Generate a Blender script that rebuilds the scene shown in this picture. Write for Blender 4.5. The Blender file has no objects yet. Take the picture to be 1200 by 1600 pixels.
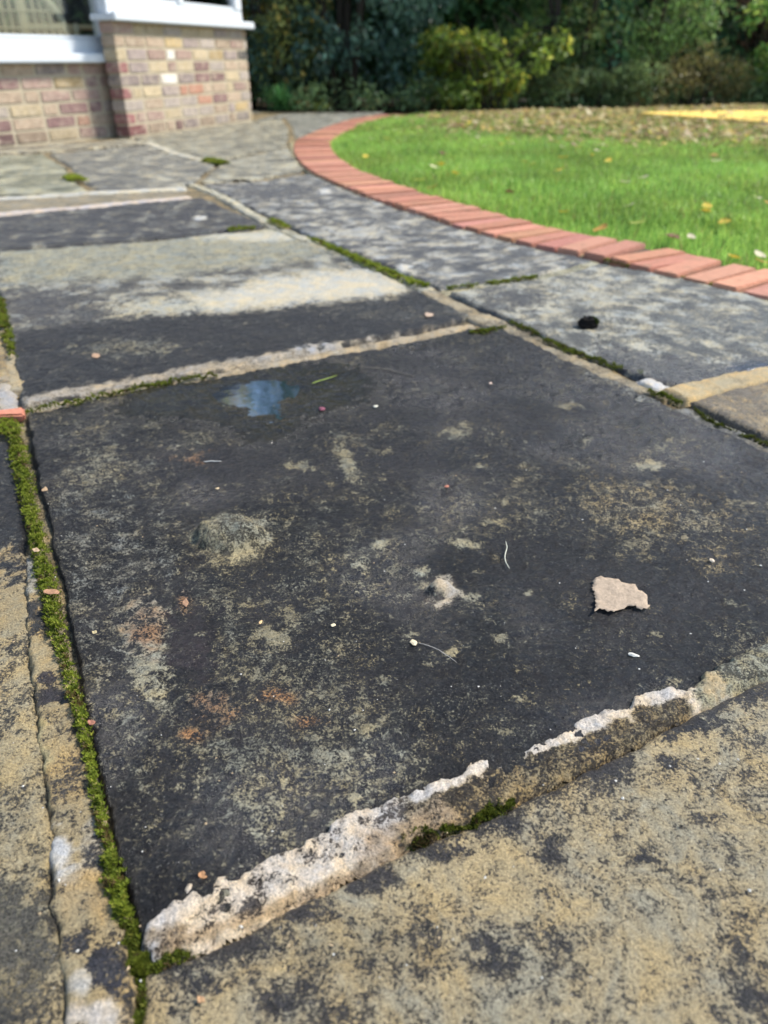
import bpy, math, random
import numpy as np
from mathutils import Vector, geometry as mgeo

random.seed(7)
rng = np.random.default_rng(11)
scene = bpy.context.scene
COL = scene.collection

# ------------------------------------------------------------------ camera
F_PX, HORIZON, CAM_H = 1150.0, 90.0, 0.45          # measured on the 1200 x 1600 photograph
PITCH = math.atan((800 - HORIZON) / F_PX)
cam_d = bpy.data.cameras.new('camera')
cam = bpy.data.objects.new('camera', cam_d)
COL.objects.link(cam)
cam.location = (0, 0, CAM_H)
cam.rotation_euler = (math.pi / 2 - PITCH, 0, 0)
cam_d.sensor_fit = 'VERTICAL'
cam_d.sensor_height = 34.6
cam_d.lens = 34.6 * F_PX / 1600
cam_d.clip_start, cam_d.clip_end = 0.01, 1000
cam_d.dof.use_dof = True
cam_d.dof.focus_distance = 0.66
cam_d.dof.aperture_fstop = 5.3
scene.camera = cam

# ------------------------------------------------------------------ sky, sun, exposure
SUN_EL, SUN_HEADING = math.radians(48), math.radians(78)   # heading: clockwise from +Y (behind the hedge, to the right)
world = bpy.data.worlds.new('World')
scene.world = world
world.use_nodes = True
wn = world.node_tree
sky = wn.nodes.new('ShaderNodeTexSky')
sky.sky_type = 'NISHITA'
sky.sun_disc = False
sky.sun_elevation = SUN_EL
sky.sun_rotation = SUN_HEADING
sky.dust_density = 0.6
wn.links.new(sky.outputs[0], wn.nodes['Background'].inputs[0])
wn.nodes['Background'].inputs[1].default_value = 0.085
sd = bpy.data.lights.new('sun', 'SUN')
sd.energy = 2.2
sd.angle = math.radians(10)
sd.color = (1.0, 0.94, 0.84)
sun = bpy.data.objects.new('sun', sd)
COL.objects.link(sun)
sdir = Vector((math.sin(SUN_HEADING) * math.cos(SUN_EL), math.cos(SUN_HEADING) * math.cos(SUN_EL), math.sin(SUN_EL)))
sun.rotation_euler = sdir.to_track_quat('Z', 'Y').to_euler()
sun.location = sdir * 20
vs = scene.view_settings
vs.view_transform, vs.look, vs.gamma = 'Standard', 'None', 1.0
vs.use_curve_mapping = False
vs.exposure = 1.6
scene.cycles.use_denoising = True
scene.cycles.denoiser = 'OPENIMAGEDENOISE'
scene.cycles.denoising_input_passes = 'RGB_ALBEDO_NORMAL'
scene.cycles.denoising_prefilter = 'ACCURATE'
scene.cycles.max_bounces = 8
scene.cycles.transparent_max_bounces = 12

# ------------------------------------------------------------------ helpers
CT, ST = math.cos(PITCH), math.sin(PITCH)


def up(x, y, z=0.0):
    """ground point (height z) seen at photograph pixel x, y"""
    cx, cy = (x - 600) / F_PX, -(y - 800) / F_PX
    dx, dy, dz = cx, CT + cy * ST, -ST + cy * CT
    t = (z - CAM_H) / dz
    return (dx * t, dy * t)


def ups(pts, z=0.0):
    return [up(a, b, z) for a, b in pts]


def to_px(X, Y, Z=0.0):
    q = Z - CAM_H
    zc = Y * CT - q * ST
    yc = Y * ST + q * CT
    zc = np.maximum(zc, 0.02)
    return 600 + F_PX * X / zc, 800 - F_PX * yc / zc


def _hash(ix, iy, seed):
    h = (ix.astype(np.int64) * 374761393 + iy.astype(np.int64) * 668265263 + seed * 1442695041) & 0x7FFFFFFF
    h = ((h ^ (h >> 13)) * 1274126177) & 0x7FFFFFFF
    h = ((h ^ (h >> 16)) * 668265263) & 0x7FFFFFFF
    return (h ^ (h >> 15)) & 0xFFFF


def perlin(x, y, seed=0):
    x = np.asarray(x, float); y = np.asarray(y, float)
    x0 = np.floor(x); y0 = np.floor(y)
    fx, fy = x - x0, y - y0
    u = fx * fx * fx * (fx * (fx * 6 - 15) + 10)
    v = fy * fy * fy * (fy * (fy * 6 - 15) + 10)

    def g(ox, oy):
        a = _hash(x0 + ox, y0 + oy, seed) * (2 * math.pi / 65536)
        return np.cos(a) * (fx - ox) + np.sin(a) * (fy - oy)
    n0 = g(0, 0) * (1 - u) + g(1, 0) * u
    n1 = g(0, 1) * (1 - u) + g(1, 1) * u
    return (n0 * (1 - v) + n1 * v) * 1.5


def fbm(x, y, freq, octs=3, seed=0, gain=0.5):
    s, a = 0, 1.0
    for o in range(octs):
        s = s + a * perlin(np.asarray(x) * freq + 13.7 * o, np.asarray(y) * freq - 7.1 * o, seed + o * 17)
        a *= gain
        freq *= 2.03
    return s


def sstep(a, b, x):
    t = np.clip((x - a) / (b - a), 0, 1)
    return t * t * (3 - 2 * t)


def poly_sd(px, py, poly):
    """signed distance to a closed polygon, positive inside"""
    d = np.full(px.shape, 1e9)
    inside = np.zeros(px.shape, bool)
    n = len(poly)
    for i in range(n):
        x0, y0 = poly[i]
        x1, y1 = poly[(i + 1) % n]
        ex, ey = x1 - x0, y1 - y0
        t = np.clip(((px - x0) * ex + (py - y0) * ey) / (ex * ex + ey * ey + 1e-12), 0, 1)
        d = np.minimum(d, np.hypot(px - x0 - t * ex, py - y0 - t * ey))
        if y0 != y1:
            c = ((y0 > py) != (y1 > py)) & (px < (x1 - x0) * (py - y0) / (y1 - y0) + x0)
            inside ^= c
    return np.where(inside, d, -d)


def line_dist(px, py, pts):
    d = np.full(px.shape, 1e9)
    for (x0, y0), (x1, y1) in zip(pts[:-1], pts[1:]):
        ex, ey = x1 - x0, y1 - y0
        t = np.clip(((px - x0) * ex + (py - y0) * ey) / (ex * ex + ey * ey + 1e-12), 0, 1)
        d = np.minimum(d, np.hypot(px - x0 - t * ex, py - y0 - t * ey))
    return d


def resample(pts, step):
    pts = [np.array(p, float) for p in pts]
    out = [pts[0]]
    for a, b in zip(pts[:-1], pts[1:]):
        L = np.linalg.norm(b - a)
        n = max(1, int(round(L / step)))
        for k in range(1, n + 1):
            out.append(a + (b - a) * k / n)
    return np.array(out)


def smooth_curve(pts, n=8):
    """Catmull-Rom through the points"""
    P = [np.array(p, float) for p in pts]
    P = [2 * P[0] - P[1]] + P + [2 * P[-1] - P[-2]]
    out = []
    for i in range(1, len(P) - 2):
        for k in range(n):
            t = k / n
            a, b, c, d = P[i - 1], P[i], P[i + 1], P[i + 2]
            out.append(0.5 * ((2 * b) + (-a + c) * t + (2 * a - 5 * b + 4 * c - d) * t * t + (-a + 3 * b - 3 * c + d) * t ** 3))
    out.append(P[-2])
    return np.array(out)


def mesh_np(name, verts, faces, attrs=None, smooth=True):
    """mesh from an (N,3) array and an (M,k) index array; attrs: name -> (N,3) colours or (N,) floats"""
    me = bpy.data.meshes.new(name)
    verts = np.asarray(verts, np.float32)
    faces = np.asarray(faces, np.int32)
    k = faces.shape[1]
    me.vertices.add(len(verts)); me.vertices.foreach_set('co', verts.ravel())
    me.loops.add(faces.size); me.loops.foreach_set('vertex_index', faces.ravel())
    me.polygons.add(len(faces))
    me.polygons.foreach_set('loop_start', np.arange(0, faces.size, k, dtype=np.int32))
    me.polygons.foreach_set('loop_total', np.full(len(faces), k, np.int32))
    me.polygons.foreach_set('use_smooth', np.full(len(faces), smooth, bool))
    for an, av in (attrs or {}).items():
        av = np.asarray(av, np.float32)
        if av.ndim == 1:
            at = me.attributes.new(an, 'FLOAT', 'POINT'); at.data.foreach_set('value', av)
        else:
            at = me.attributes.new(an, 'FLOAT_VECTOR', 'POINT'); at.data.foreach_set('vector', av.ravel())
    me.update(calc_edges=True)
    me.validate()
    return me


def link(name, me, mat=None, parent=None, loc=None):
    o = bpy.data.objects.new(name, me)
    COL.objects.link(o)
    if mat and me is not None and not me.materials:
        me.materials.append(mat)
    if parent:
        o.parent = parent
    if loc is not None:
        o.location = loc
    return o


def tag(o, label=None, cat=None, group=None, kind=None):
    if label: o['label'] = label
    if cat: o['category'] = cat
    if group: o['group'] = group
    if kind: o['kind'] = kind
    return o


def empty(name, loc=(0, 0, 0), rz=0.0):
    o = bpy.data.objects.new(name, None)
    COL.objects.link(o)
    o.location = loc
    o.rotation_euler = (0, 0, rz)
    o.empty_display_size = 0.05
    return o


def box_mesh(name, sx, sy, sz, bev=0.0, origin='centre', wob=0.0):
    import bmesh
    bm = bmesh.new()
    bmesh.ops.create_cube(bm, size=1.0)
    for v in bm.verts:
        v.co = Vector((v.co.x * sx, v.co.y * sy, v.co.z * sz + (sz / 2 if origin == 'base' else 0)))
        if wob:
            v.co += Vector((random.uniform(-wob, wob), random.uniform(-wob, wob), random.uniform(-wob, wob)))
    if bev:
        bmesh.ops.bevel(bm, geom=bm.edges[:], offset=bev, segments=2, affect='EDGES')
    me = bpy.data.meshes.new(name)
    bm.to_mesh(me); bm.free()
    return me


def tube_mesh(name, pts, radii, sides=8, cap=True):
    pts = [Vector(p) for p in pts]
    V, Fc = [], []
    n = len(pts)
    prev = None
    for i, p in enumerate(pts):
        t = (pts[min(i + 1, n - 1)] - pts[max(i - 1, 0)]).normalized()
        ref = prev if prev is not None else (Vector((0, 0, 1)) if abs(t.z) < 0.9 else Vector((1, 0, 0)))
        s = (ref - t * ref.dot(t)).normalized()
        prev = s
        b = t.cross(s)
        r = radii[i] if hasattr(radii, '__len__') else radii
        for k in range(sides):
            a = 2 * math.pi * k / sides
            V.append(p + (s * math.cos(a) + b * math.sin(a)) * r)
    for i in range(n - 1):
        for k in range(sides):
            Fc.append((i * sides + k, i * sides + (k + 1) % sides, (i + 1) * sides + (k + 1) % sides, (i + 1) * sides + k))
    if cap:
        Fc.append(tuple(range(sides - 1, -1, -1)))
        Fc.append(tuple((n - 1) * sides + k for k in range(sides)))
    me = bpy.data.meshes.new(name)
    me.from_pydata([tuple(v) for v in V], [], Fc)
    for p in me.polygons: p.use_smooth = True
    me.update()
    return me


# ------------------------------------------------------------------ materials
class NT:
    def __init__(s, name):
        s.m = bpy.data.materials.new(name); s.m.use_nodes = True
        s.t = s.m.node_tree; s.b = s.t.nodes['Principled BSDF']; s.out = s.t.nodes['Material Output']

    def n(s, typ, **kw):
        nd = s.t.nodes.new('ShaderNode' + typ)
        for k, v in kw.items():
            if hasattr(nd, k): setattr(nd, k, v)
            else: nd.inputs[k.replace('_', ' ')].default_value = v
        return nd

    def l(s, a, b): s.t.links.new(a, b)

    def math(s, op, a, b=None, c=None, clamp=False):
        nd = s.t.nodes.new('ShaderNodeMath'); nd.operation = op; nd.use_clamp = clamp
        for i, v in enumerate((a, b, c)):
            if v is None: continue
            if isinstance(v, (int, float)): nd.inputs[i].default_value = v
            else: s.l(v, nd.inputs[i])
        return nd.outputs[0]

    def mix(s, fac, a, b, mode='MIX'):
        nd = s.t.nodes.new('ShaderNodeMix'); nd.data_type = 'RGBA'; nd.blend_type = mode
        for sock, v in ((nd.inputs[0], fac), (nd.inputs[6], a), (nd.inputs[7], b)):
            if isinstance(v, (int, float)): sock.default_value = v
            elif isinstance(v, tuple): sock.default_value = (*v, 1) if len(v) == 3 else v
            else: s.l(v, sock)
        return nd.outputs[2]

    def noise(s, scale, detail=4, rough=0.6, dist=0.0, vec=None):
        nd = s.n('TexNoise'); nd.inputs['Scale'].default_value = scale; nd.inputs['Detail'].default_value = detail
        nd.inputs['Roughness'].default_value = rough; nd.inputs['Distortion'].default_value = dist
        if vec is not None: s.l(vec, nd.inputs['Vector'])
        return nd.outputs['Fac']

    def attr(s, name, typ='GEOMETRY'):
        nd = s.n('Attribute'); nd.attribute_name = name; nd.attribute_type = typ
        return nd

    def set(s, **kw):
        for k, v in kw.items():
            s.b.inputs[k.replace('_', ' ')].default_value = v

    def bump(s, h, dist, strength=1.0):
        nd = s.n('Bump'); nd.inputs['Strength'].default_value = strength; nd.inputs['Distance'].default_value = dist
        s.l(h, nd.inputs['Height']); s.l(nd.outputs[0], s.b.inputs['Normal'])


def stone_material():
    """weathered stone or mortar: 'base' and 'pale' colours of the surface, 'dens' = share covered by pale lichen and grain"""
    m = NT('weathered_stone')
    pos = m.n('TexCoord').outputs['Object']
    n1 = m.noise(130, 8, 0.72, 0.6, pos)
    n2 = m.noise(430, 4, 0.8, 0.2, pos)
    n3 = m.noise(34, 5, 0.65, 0.4, pos)
    v0 = m.math('ADD', m.math('ADD', m.math('MULTIPLY', n1, 0.36), m.math('MULTIPLY', n2, 0.46)), m.math('MULTIPLY', n3, 0.18))
    v = m.math('ADD', m.math('MULTIPLY', m.math('SUBTRACT', v0, 0.5), 3.0), 0.5)
    dens = m.attr('dens').outputs['Fac']
    t = m.math('ADD', m.math('MULTIPLY', m.math('SUBTRACT', 0.5, dens), 0.80), 0.5)
    mr = m.n('MapRange'); mr.interpolation_type = 'SMOOTHSTEP'
    m.l(v, mr.inputs[0]); m.l(m.math('SUBTRACT', t, 0.05), mr.inputs[1]); m.l(m.math('ADD', t, 0.13), mr.inputs[2])
    mask = mr.outputs[0]
    grain = m.noise(560, 4, 0.8, 0.0, pos)
    g1 = m.math('MAXIMUM', m.math('ADD', m.math('MULTIPLY', grain, 6.5), -2.3), 0.25)
    gc = m.n('CombineColor')
    for i in range(3): m.l(g1, gc.inputs[i])
    basec = m.mix(1.0, m.attr('base').outputs['Color'], gc.outputs[0], 'MULTIPLY')
    g2 = m.math('ADD', m.math('MULTIPLY', grain, 2.6), -0.3)
    gd = m.n('CombineColor')
    for i in range(3): m.l(g2, gd.inputs[i])
    palec = m.mix(1.0, m.attr('pale').outputs['Color'], gd.outputs[0], 'MULTIPLY')
    # lichen hue drifts between yellowish and greyish
    hz = m.n('MapRange'); m.l(m.noise(21, 4, 0.7, 0.6, pos), hz.inputs[0]); hz.inputs[1].default_value = 0.36; hz.inputs[2].default_value = 0.64
    palec = m.mix(1.0, palec, m.mix(hz.outputs[0], (0.82, 0.88, 0.98), (1.16, 1.03, 0.80)), 'MULTIPLY')
    bz = m.n('MapRange'); m.l(m.noise(11, 5, 0.7, 0.5, pos), bz.inputs[0]); bz.inputs[1].default_value = 0.32; bz.inputs[2].default_value = 0.68
    basec = m.mix(1.0, basec, m.mix(bz.outputs[0], (0.62, 0.62, 0.66), (1.5, 1.42, 1.30)), 'MULTIPLY')
    c = m.mix(mask, basec, palec)
    # scattered small grey grains standing on the darker ground
    mg = m.n('MapRange'); mg.interpolation_type = 'SMOOTHSTEP'; m.l(m.noise(310, 5, 0.8, 0.3, pos), mg.inputs[0])
    mg.inputs[1].default_value = 0.56; mg.inputs[2].default_value = 0.68
    c = m.mix(m.math('MULTIPLY', m.math('MULTIPLY', mg.outputs[0], 0.42), m.math('SUBTRACT', 1.0, mask)), c, m.mix(0.45, palec, (0.16, 0.165, 0.17)))
    # tiny bright mineral flecks
    fl = m.n('MapRange'); m.l(m.noise(620, 1, 0.5, 0.0, pos), fl.inputs[0])
    fl.inputs[1].default_value = 0.70; fl.inputs[2].default_value = 0.76
    c = m.mix(m.math('MULTIPLY', fl.outputs[0], 0.5), c, (0.30, 0.29, 0.26))
    m.l(c, m.b.inputs['Base Color'])
    wet = m.attr('wet').outputs['Fac']
    r = m.math('SUBTRACT', m.math('ADD', m.math('MULTIPLY', mask, 0.4), m.math('ADD', m.math('MULTIPLY', n1, 0.35), 0.26)), m.math('MULTIPLY', wet, 0.36), clamp=True)
    m.l(r, m.b.inputs['Roughness'])
    m.set(Specular_IOR_Level=0.45)
    h = m.math('ADD', m.math('ADD', m.math('MULTIPLY', n1, 1.0), m.math('MULTIPLY', grain, 0.7)), m.math('MULTIPLY', mask, 0.15))
    m.bump(h, 0.0055, 1.0)
    for nd in m.t.nodes:
        if nd.type == 'BUMP': m.l(m.math('SUBTRACT', 1.0, m.math('MULTIPLY', wet, 0.85), clamp=True), nd.inputs['Strength'])
    return m.m


STONE = stone_material()


def plain(name, col, rough=0.7, spec=0.4, nscale=None, namp=0.3, bumpd=0.0, objcol=False, trans=0.0):
    m = NT(name)
    pos = m.n('TexCoord').outputs['Object']
    if objcol:
        c = m.n('ObjectInfo').outputs['Color']
    else:
        rgb = m.n('RGB'); rgb.outputs[0].default_value = (*col, 1); c = rgb.outputs[0]
    if nscale:
        nz = m.noise(nscale, 5, 0.65, 0.2, pos)
        g = m.math('ADD', m.math('MULTIPLY', nz, 2 * namp), 1 - namp)
        cc = m.n('CombineColor')
        for i in range(3): m.l(g, cc.inputs[i])
        c = m.mix(1.0, c, cc.outputs[0], 'MULTIPLY')
        if bumpd: m.bump(nz, bumpd, 0.8)
    m.l(c, m.b.inputs['Base Color'])
    m.set(Roughness=rough, Specular_IOR_Level=spec)
    if trans:
        tr = m.n('BsdfTranslucent'); m.l(c, tr.inputs[0])
        mx = m.n('MixShader'); mx.inputs[0].default_value = trans
        m.l(m.b.outputs[0], mx.inputs[1]); m.l(tr.outputs[0], mx.inputs[2]); m.l(mx.outputs[0], m.out.inputs[0])
    return m.m


def leafy(name, rough=0.45, spec=0.4, trans=0.35):
    """foliage: colour from the 'tint' attribute of each leaf, partly translucent"""
    m = NT(name)
    c = m.attr('tint').outputs['Color']
    m.l(c, m.b.inputs['Base Color'])
    m.set(Roughness=rough, Specular_IOR_Level=spec)
    tr = m.n('BsdfTranslucent'); m.l(c, tr.inputs[0])
    mx = m.n('MixShader'); mx.inputs[0].default_value = trans
    m.l(m.b.outputs[0], mx.inputs[1]); m.l(tr.outputs[0], mx.inputs[2]); m.l(mx.outputs[0], m.out.inputs[0])
    return m.m


LEAF = leafy('foliage', 0.40, 0.5, 0.5)
GRASS = leafy('grass_blades', 0.5, 0.3, 0.45)
MOSS = leafy('moss_tufts', 0.7, 0.2, 0.3)
BARK = plain('bark', (0.05, 0.04, 0.03), 0.9, 0.2, 30, 0.4, 0.004)


def edging_brick_material():
    m = NT('terracotta_brick')
    pos = m.n('NewGeometry').outputs['Position']
    nz = m.noise(70, 5, 0.7, 0.3, pos)
    cc = m.n('CombineColor')
    for i in range(3): m.l(m.math('ADD', m.math('MULTIPLY', nz, 0.7), 0.65), cc.inputs[i])
    c = m.mix(1.0, m.n('ObjectInfo').outputs['Color'], cc.outputs[0], 'MULTIPLY')
    st = m.n('MapRange'); m.l(m.noise(16, 6, 0.75, 0.6, pos), st.inputs[0]); st.inputs[1].default_value = 0.52; st.inputs[2].default_value = 0.72
    c = m.mix(m.math('MULTIPLY', st.outputs[0], 0.7), c, (0.20, 0.14, 0.085))
    m.l(c, m.b.inputs['Base Color'])
    m.set(Roughness=0.8, Specular_IOR_Level=0.25)
    m.bump(nz, 0.003, 0.8)
    return m.m


EDGEB = edging_brick_material()


def house_brick_material():
    """stock brick: own colour per brick, mottled, with lime and mortar smears over the face"""
    m = NT('house_brick')
    pos = m.n('NewGeometry').outputs['Position']
    nz = m.noise(40, 5, 0.7, 0.4, pos)
    cc = m.n('CombineColor')
    for i in range(3): m.l(m.math('ADD', m.math('MULTIPLY', nz, 1.5), 0.25), cc.inputs[i])
    c = m.mix(1.0, m.n('ObjectInfo').outputs['Color'], cc.outputs[0], 'MULTIPLY')
    sm = m.n('MapRange'); m.l(m.noise(14, 6, 0.75, 0.8, pos), sm.inputs[0]); sm.inputs[1].default_value = 0.48; sm.inputs[2].default_value = 0.68
    c = m.mix(m.math('MULTIPLY', sm.outputs[0], 0.7), c, (0.50, 0.42, 0.32))
    m.l(c, m.b.inputs['Base Color'])
    m.set(Roughness=0.88, Specular_IOR_Level=0.2)
    m.bump(nz, 0.004, 0.8)
    return m.m


HOUSEB = house_brick_material()
MORTAR = plain('brick_mortar', (0.42, 0.36, 0.26), 0.95, 0.2, 80, 0.3, 0.002)
UPVC = plain('white_window_frame', (0.60, 0.63, 0.66), 0.35, 0.5, 8, 0.03)
CANE = plain('pale_cane', (0.74, 0.60, 0.36), 0.55, 0.4, 60, 0.25)
CUSHION = plain('cushion_cloth', (0.16, 0.18, 0.17), 0.9, 0.2, 25, 0.45)
DRYLEAF = plain('dry_leaf', (0, 0, 0), 0.65, 0.3, 330, 0.55, 0.0016, objcol=True, trans=0.25)
BITS = plain('debris_bits', (0, 0, 0), 0.7, 0.3, 300, 0.25, objcol=True)
SOIL = plain('soil', (0.10, 0.075, 0.045), 0.95, 0.2, 18, 0.5, 0.01)
ROOF = plain('roof_sheet', (0.30, 0.31, 0.32), 0.6, 0.4, 12, 0.2)
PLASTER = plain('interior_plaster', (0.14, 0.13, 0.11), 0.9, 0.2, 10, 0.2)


def glass_material():
    m = NT('window_glass')
    fr = m.n('Fresnel'); fr.inputs[0].default_value = 1.5
    tr = m.n('BsdfTransparent'); tr.inputs[0].default_value = (0.9, 0.93, 0.92, 1)
    gl = m.n('BsdfGlossy'); gl.inputs['Roughness'].default_value = 0.02
    mx = m.n('MixShader')
    m.l(fr.outputs[0], mx.inputs[0]); m.l(tr.outputs[0], mx.inputs[1]); m.l(gl.outputs[0], mx.inputs[2])
    m.l(mx.outputs[0], m.out.inputs[0])
    return m.m


def water_material():
    m = NT('rain_water')
    fr = m.n('Fresnel'); fr.inputs[0].default_value = 1.33
    tr = m.n('BsdfTransparent'); tr.inputs[0].default_value = (0.72, 0.70, 0.60, 1)
    gl = m.n('BsdfGlossy'); gl.inputs['Roughness'].default_value = 0.05; gl.inputs['Color'].default_value = (0.62, 0.64, 0.66, 1)
    pos = m.n('TexCoord').outputs['Object']
    bp = m.n('Bump'); bp.inputs['Strength'].default_value = 0.25; bp.inputs['Distance'].default_value = 0.0006
    m.l(m.noise(45, 3, 0.5, 0, pos), bp.inputs['Height']); m.l(bp.outputs[0], gl.inputs['Normal'])
    mx = m.n('MixShader')
    m.l(fr.outputs[0], mx.inputs[0]); m.l(tr.outputs[0], mx.inputs[1]); m.l(gl.outputs[0], mx.inputs[2])
    m.l(mx.outputs[0], m.out.inputs[0])
    return m.m


GLASS, WATER = glass_material(), water_material()

# ------------------------------------------------------------------ ground and patio bed
import bmesh
gv = [(-300, -300, -0.09), (300, -300, -0.09), (300, 300, -0.09), (-300, 300, -0.09)]
tag(link('ground', mesh_np('ground', gv, [(0, 1, 2, 3)]), SOIL), 'dark bare soil under the garden', 'ground', kind='structure')

C_DARK = np.array([0.0125, 0.0125, 0.0145])
C_GREY = np.array([0.085, 0.085, 0.085])
C_OLIVE = np.array([0.31, 0.29, 0.205])
C_CREAM = np.array([0.78, 0.69, 0.58])
C_TAN = np.array([0.41, 0.35, 0.22])
C_SAND = np.array([0.42, 0.33, 0.18])
C_RUST = np.array([0.36, 0.19, 0.09])
C_PALEGREY = np.array([0.33, 0.33, 0.29])


class Paint:
    """stains and lichen patches, given where the photograph shows them; each ellipse edge is broken by noise"""

    def __init__(s, X, Y, base, pale, dens, seed=0, amp=0.12, freq=14):
        s.X, s.Y = X, Y
        s.px, s.py = to_px(X, Y)
        s.seed = seed
        n = len(X)
        s.base = np.tile(np.asarray(base, float), (n, 1)); s.pale = np.tile(np.asarray(pale, float), (n, 1))
        s.dens = np.full(n, float(dens)) + amp * fbm(X, Y, freq, 4, seed)
        s.wet = np.zeros(n)
        s.w1 = fbm(X, Y, 55, 4, seed + 5, 0.6)

    def blob(s, cx, cy, rx, ry, dens=None, base=None, pale=None, wet=None, rot=0.0, soft=0.5, k=1.0, rag=0.6):
        a = math.radians(rot)
        u = (s.px - cx) * math.cos(a) + (s.py - cy) * math.sin(a)
        v = -(s.px - cx) * math.sin(a) + (s.py - cy) * math.cos(a)
        r = np.sqrt((u / rx) ** 2 + (v / ry) ** 2) + s.w1 * rag
        s._apply(k * (1 - sstep(1 - soft, 1 + soft * 0.5, r)), dens, base, pale, wet)

    def area(s, poly, dens=None, base=None, pale=None, wet=None, soft=20, rag=15, k=1.0):
        d = poly_sd(s.px, s.py, poly) + s.w1 * rag
        s._apply(k * sstep(-soft, soft, d), dens, base, pale, wet)

    def line(s, pts, w, dens=None, base=None, pale=None, wet=None, rag=0.6, k=1.0):
        d = line_dist(s.px, s.py, pts) / w + s.w1 * rag
        s._apply(k * (1 - sstep(0.5, 1.3, d)), dens, base, pale, wet)

    def _apply(s, f, dens, base, pale, wet):
        if dens is not None: s.dens = s.dens * (1 - f) + dens * f
        if base is not None: s.base = s.base * (1 - f[:, None]) + np.asarray(base) * f[:, None]
        if pale is not None: s.pale = s.pale * (1 - f[:, None]) + np.asarray(pale) * f[:, None]
        if wet is not None: s.wet = s.wet * (1 - f) + wet * f


def height_slab(name, poly, res, ztop=0.0, rnd=0.006, amp=1.0, wob=0.004, seed=0, parent=None, paint=None, relief=None,
                slope=2.2, reach=0.012, label=None, wobf=1.0):
    """a stone (or mortar) piece as a fine relief surface with worn, rounded, irregular edges that run down into the joint"""
    P = np.array(poly)
    x0, y0 = P.min(0) - reach - 0.01
    x1, y1 = P.max(0) + reach + 0.01
    nx, ny = int((x1 - x0) / res) + 2, int((y1 - y0) / res) + 2
    gx, gy = np.meshgrid(x0 + np.arange(nx) * res, y0 + np.arange(ny) * res)
    X, Y = gx.ravel(), gy.ravel()
    d = poly_sd(X, Y, poly) + wob * fbm(X, Y, 22 * wobf, 4, seed + 3, 0.6)
    rel = amp * (0.0022 * fbm(X, Y, 5, 3, seed) + 0.0013 * fbm(X, Y, 26, 3, seed + 9) + 0.0010 * fbm(X, Y, 95, 2, seed + 21, 0.7))
    if relief is not None: rel = relief(X, Y, rel)
    q = np.clip(d / rnd, 0, 1)
    Z = ztop + rel - rnd * (1 - np.sqrt(np.maximum(0, 1 - (1 - q) ** 2)))
    Z = np.where(d < 0, Z + d * slope, Z)
    keep = d.reshape(ny, nx) > -reach
    idx = np.arange(nx * ny).reshape(ny, nx)
    k = keep[:-1, :-1] & keep[1:, :-1] & keep[:-1, 1:] & keep[1:, 1:]
    f = np.stack([idx[:-1, :-1][k], idx[:-1, 1:][k], idx[1:, 1:][k], idx[1:, :-1][k]], 1)
    used = np.unique(f)
    remap = np.full(nx * ny, -1); remap[used] = np.arange(len(used))
    X, Y, Z, f, d = X[used], Y[used], Z[used], remap[f], d[used]
    pt = paint(X, Y, d)
    c = np.array([P[:, 0].mean(), P[:, 1].mean(), 0])
    V = np.stack([X, Y, Z], 1) - c
    me = mesh_np(name, V, f, {'base': np.clip(pt.base, 0.004, 1), 'pale': np.clip(pt.pale, 0.004, 1), 'dens': np.clip(pt.dens, -0.1, 1.1), 'wet': np.clip(pt.wet, 0, 1)})
    o = link(name, me, STONE, parent, c)
    if label: o['label'] = label
    return o


def bed_paint(X, Y, d):
    p = Paint(X, Y, (0.10, 0.085, 0.05), C_SAND, 0.5, 91)
    return p


patio = None


def make_patio():
    global patio
    poly = [(-5.0, -0.4), (1.6, -0.4), (1.3, 0.8), (0.87, 1.66), (0.62, 2.1), (0.3, 2.42), (0.0, 2.9), (-0.3, 3.5), (-0.47, 4.3), (-0.52, 5.1),
            (-0.5, 6.0), (-0.3, 6.9), (0.0, 7.4), (-0.2, 8.3), (-2.0, 8.6), (-5.0, 8.6)]
    patio = height_slab('patio', poly, 0.03, -0.0095, 0.004, 1.2, 0.0, 91, None, bed_paint)
    tag(patio, 'weathered sandstone patio of large flags with mossy mortar joints', 'patio', kind='structure')
    # parts are given in world coordinates: undo the offset of the bed's own origin
    return patio


make_patio()


def slab(name, poly, *a, **k):
    o = height_slab(name, poly, *a, **k)
    o.parent = patio
    o.location = Vector(o.location) - Vector(patio.location)
    return o


# ------------------------------------------------------------------ paving slabs
PUDDLE_PX = [(322, 620), (345, 607), (395, 597), (440, 596), (462, 604), (455, 622), (440, 648), (415, 656), (388, 648), (352, 632)]
PUDDLE = ups(PUDDLE_PX)
FLAKE = ups([(238, 985), (252, 1074), (300, 1078), (345, 1060), (360, 1010), (330, 960), (270, 950)])


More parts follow.
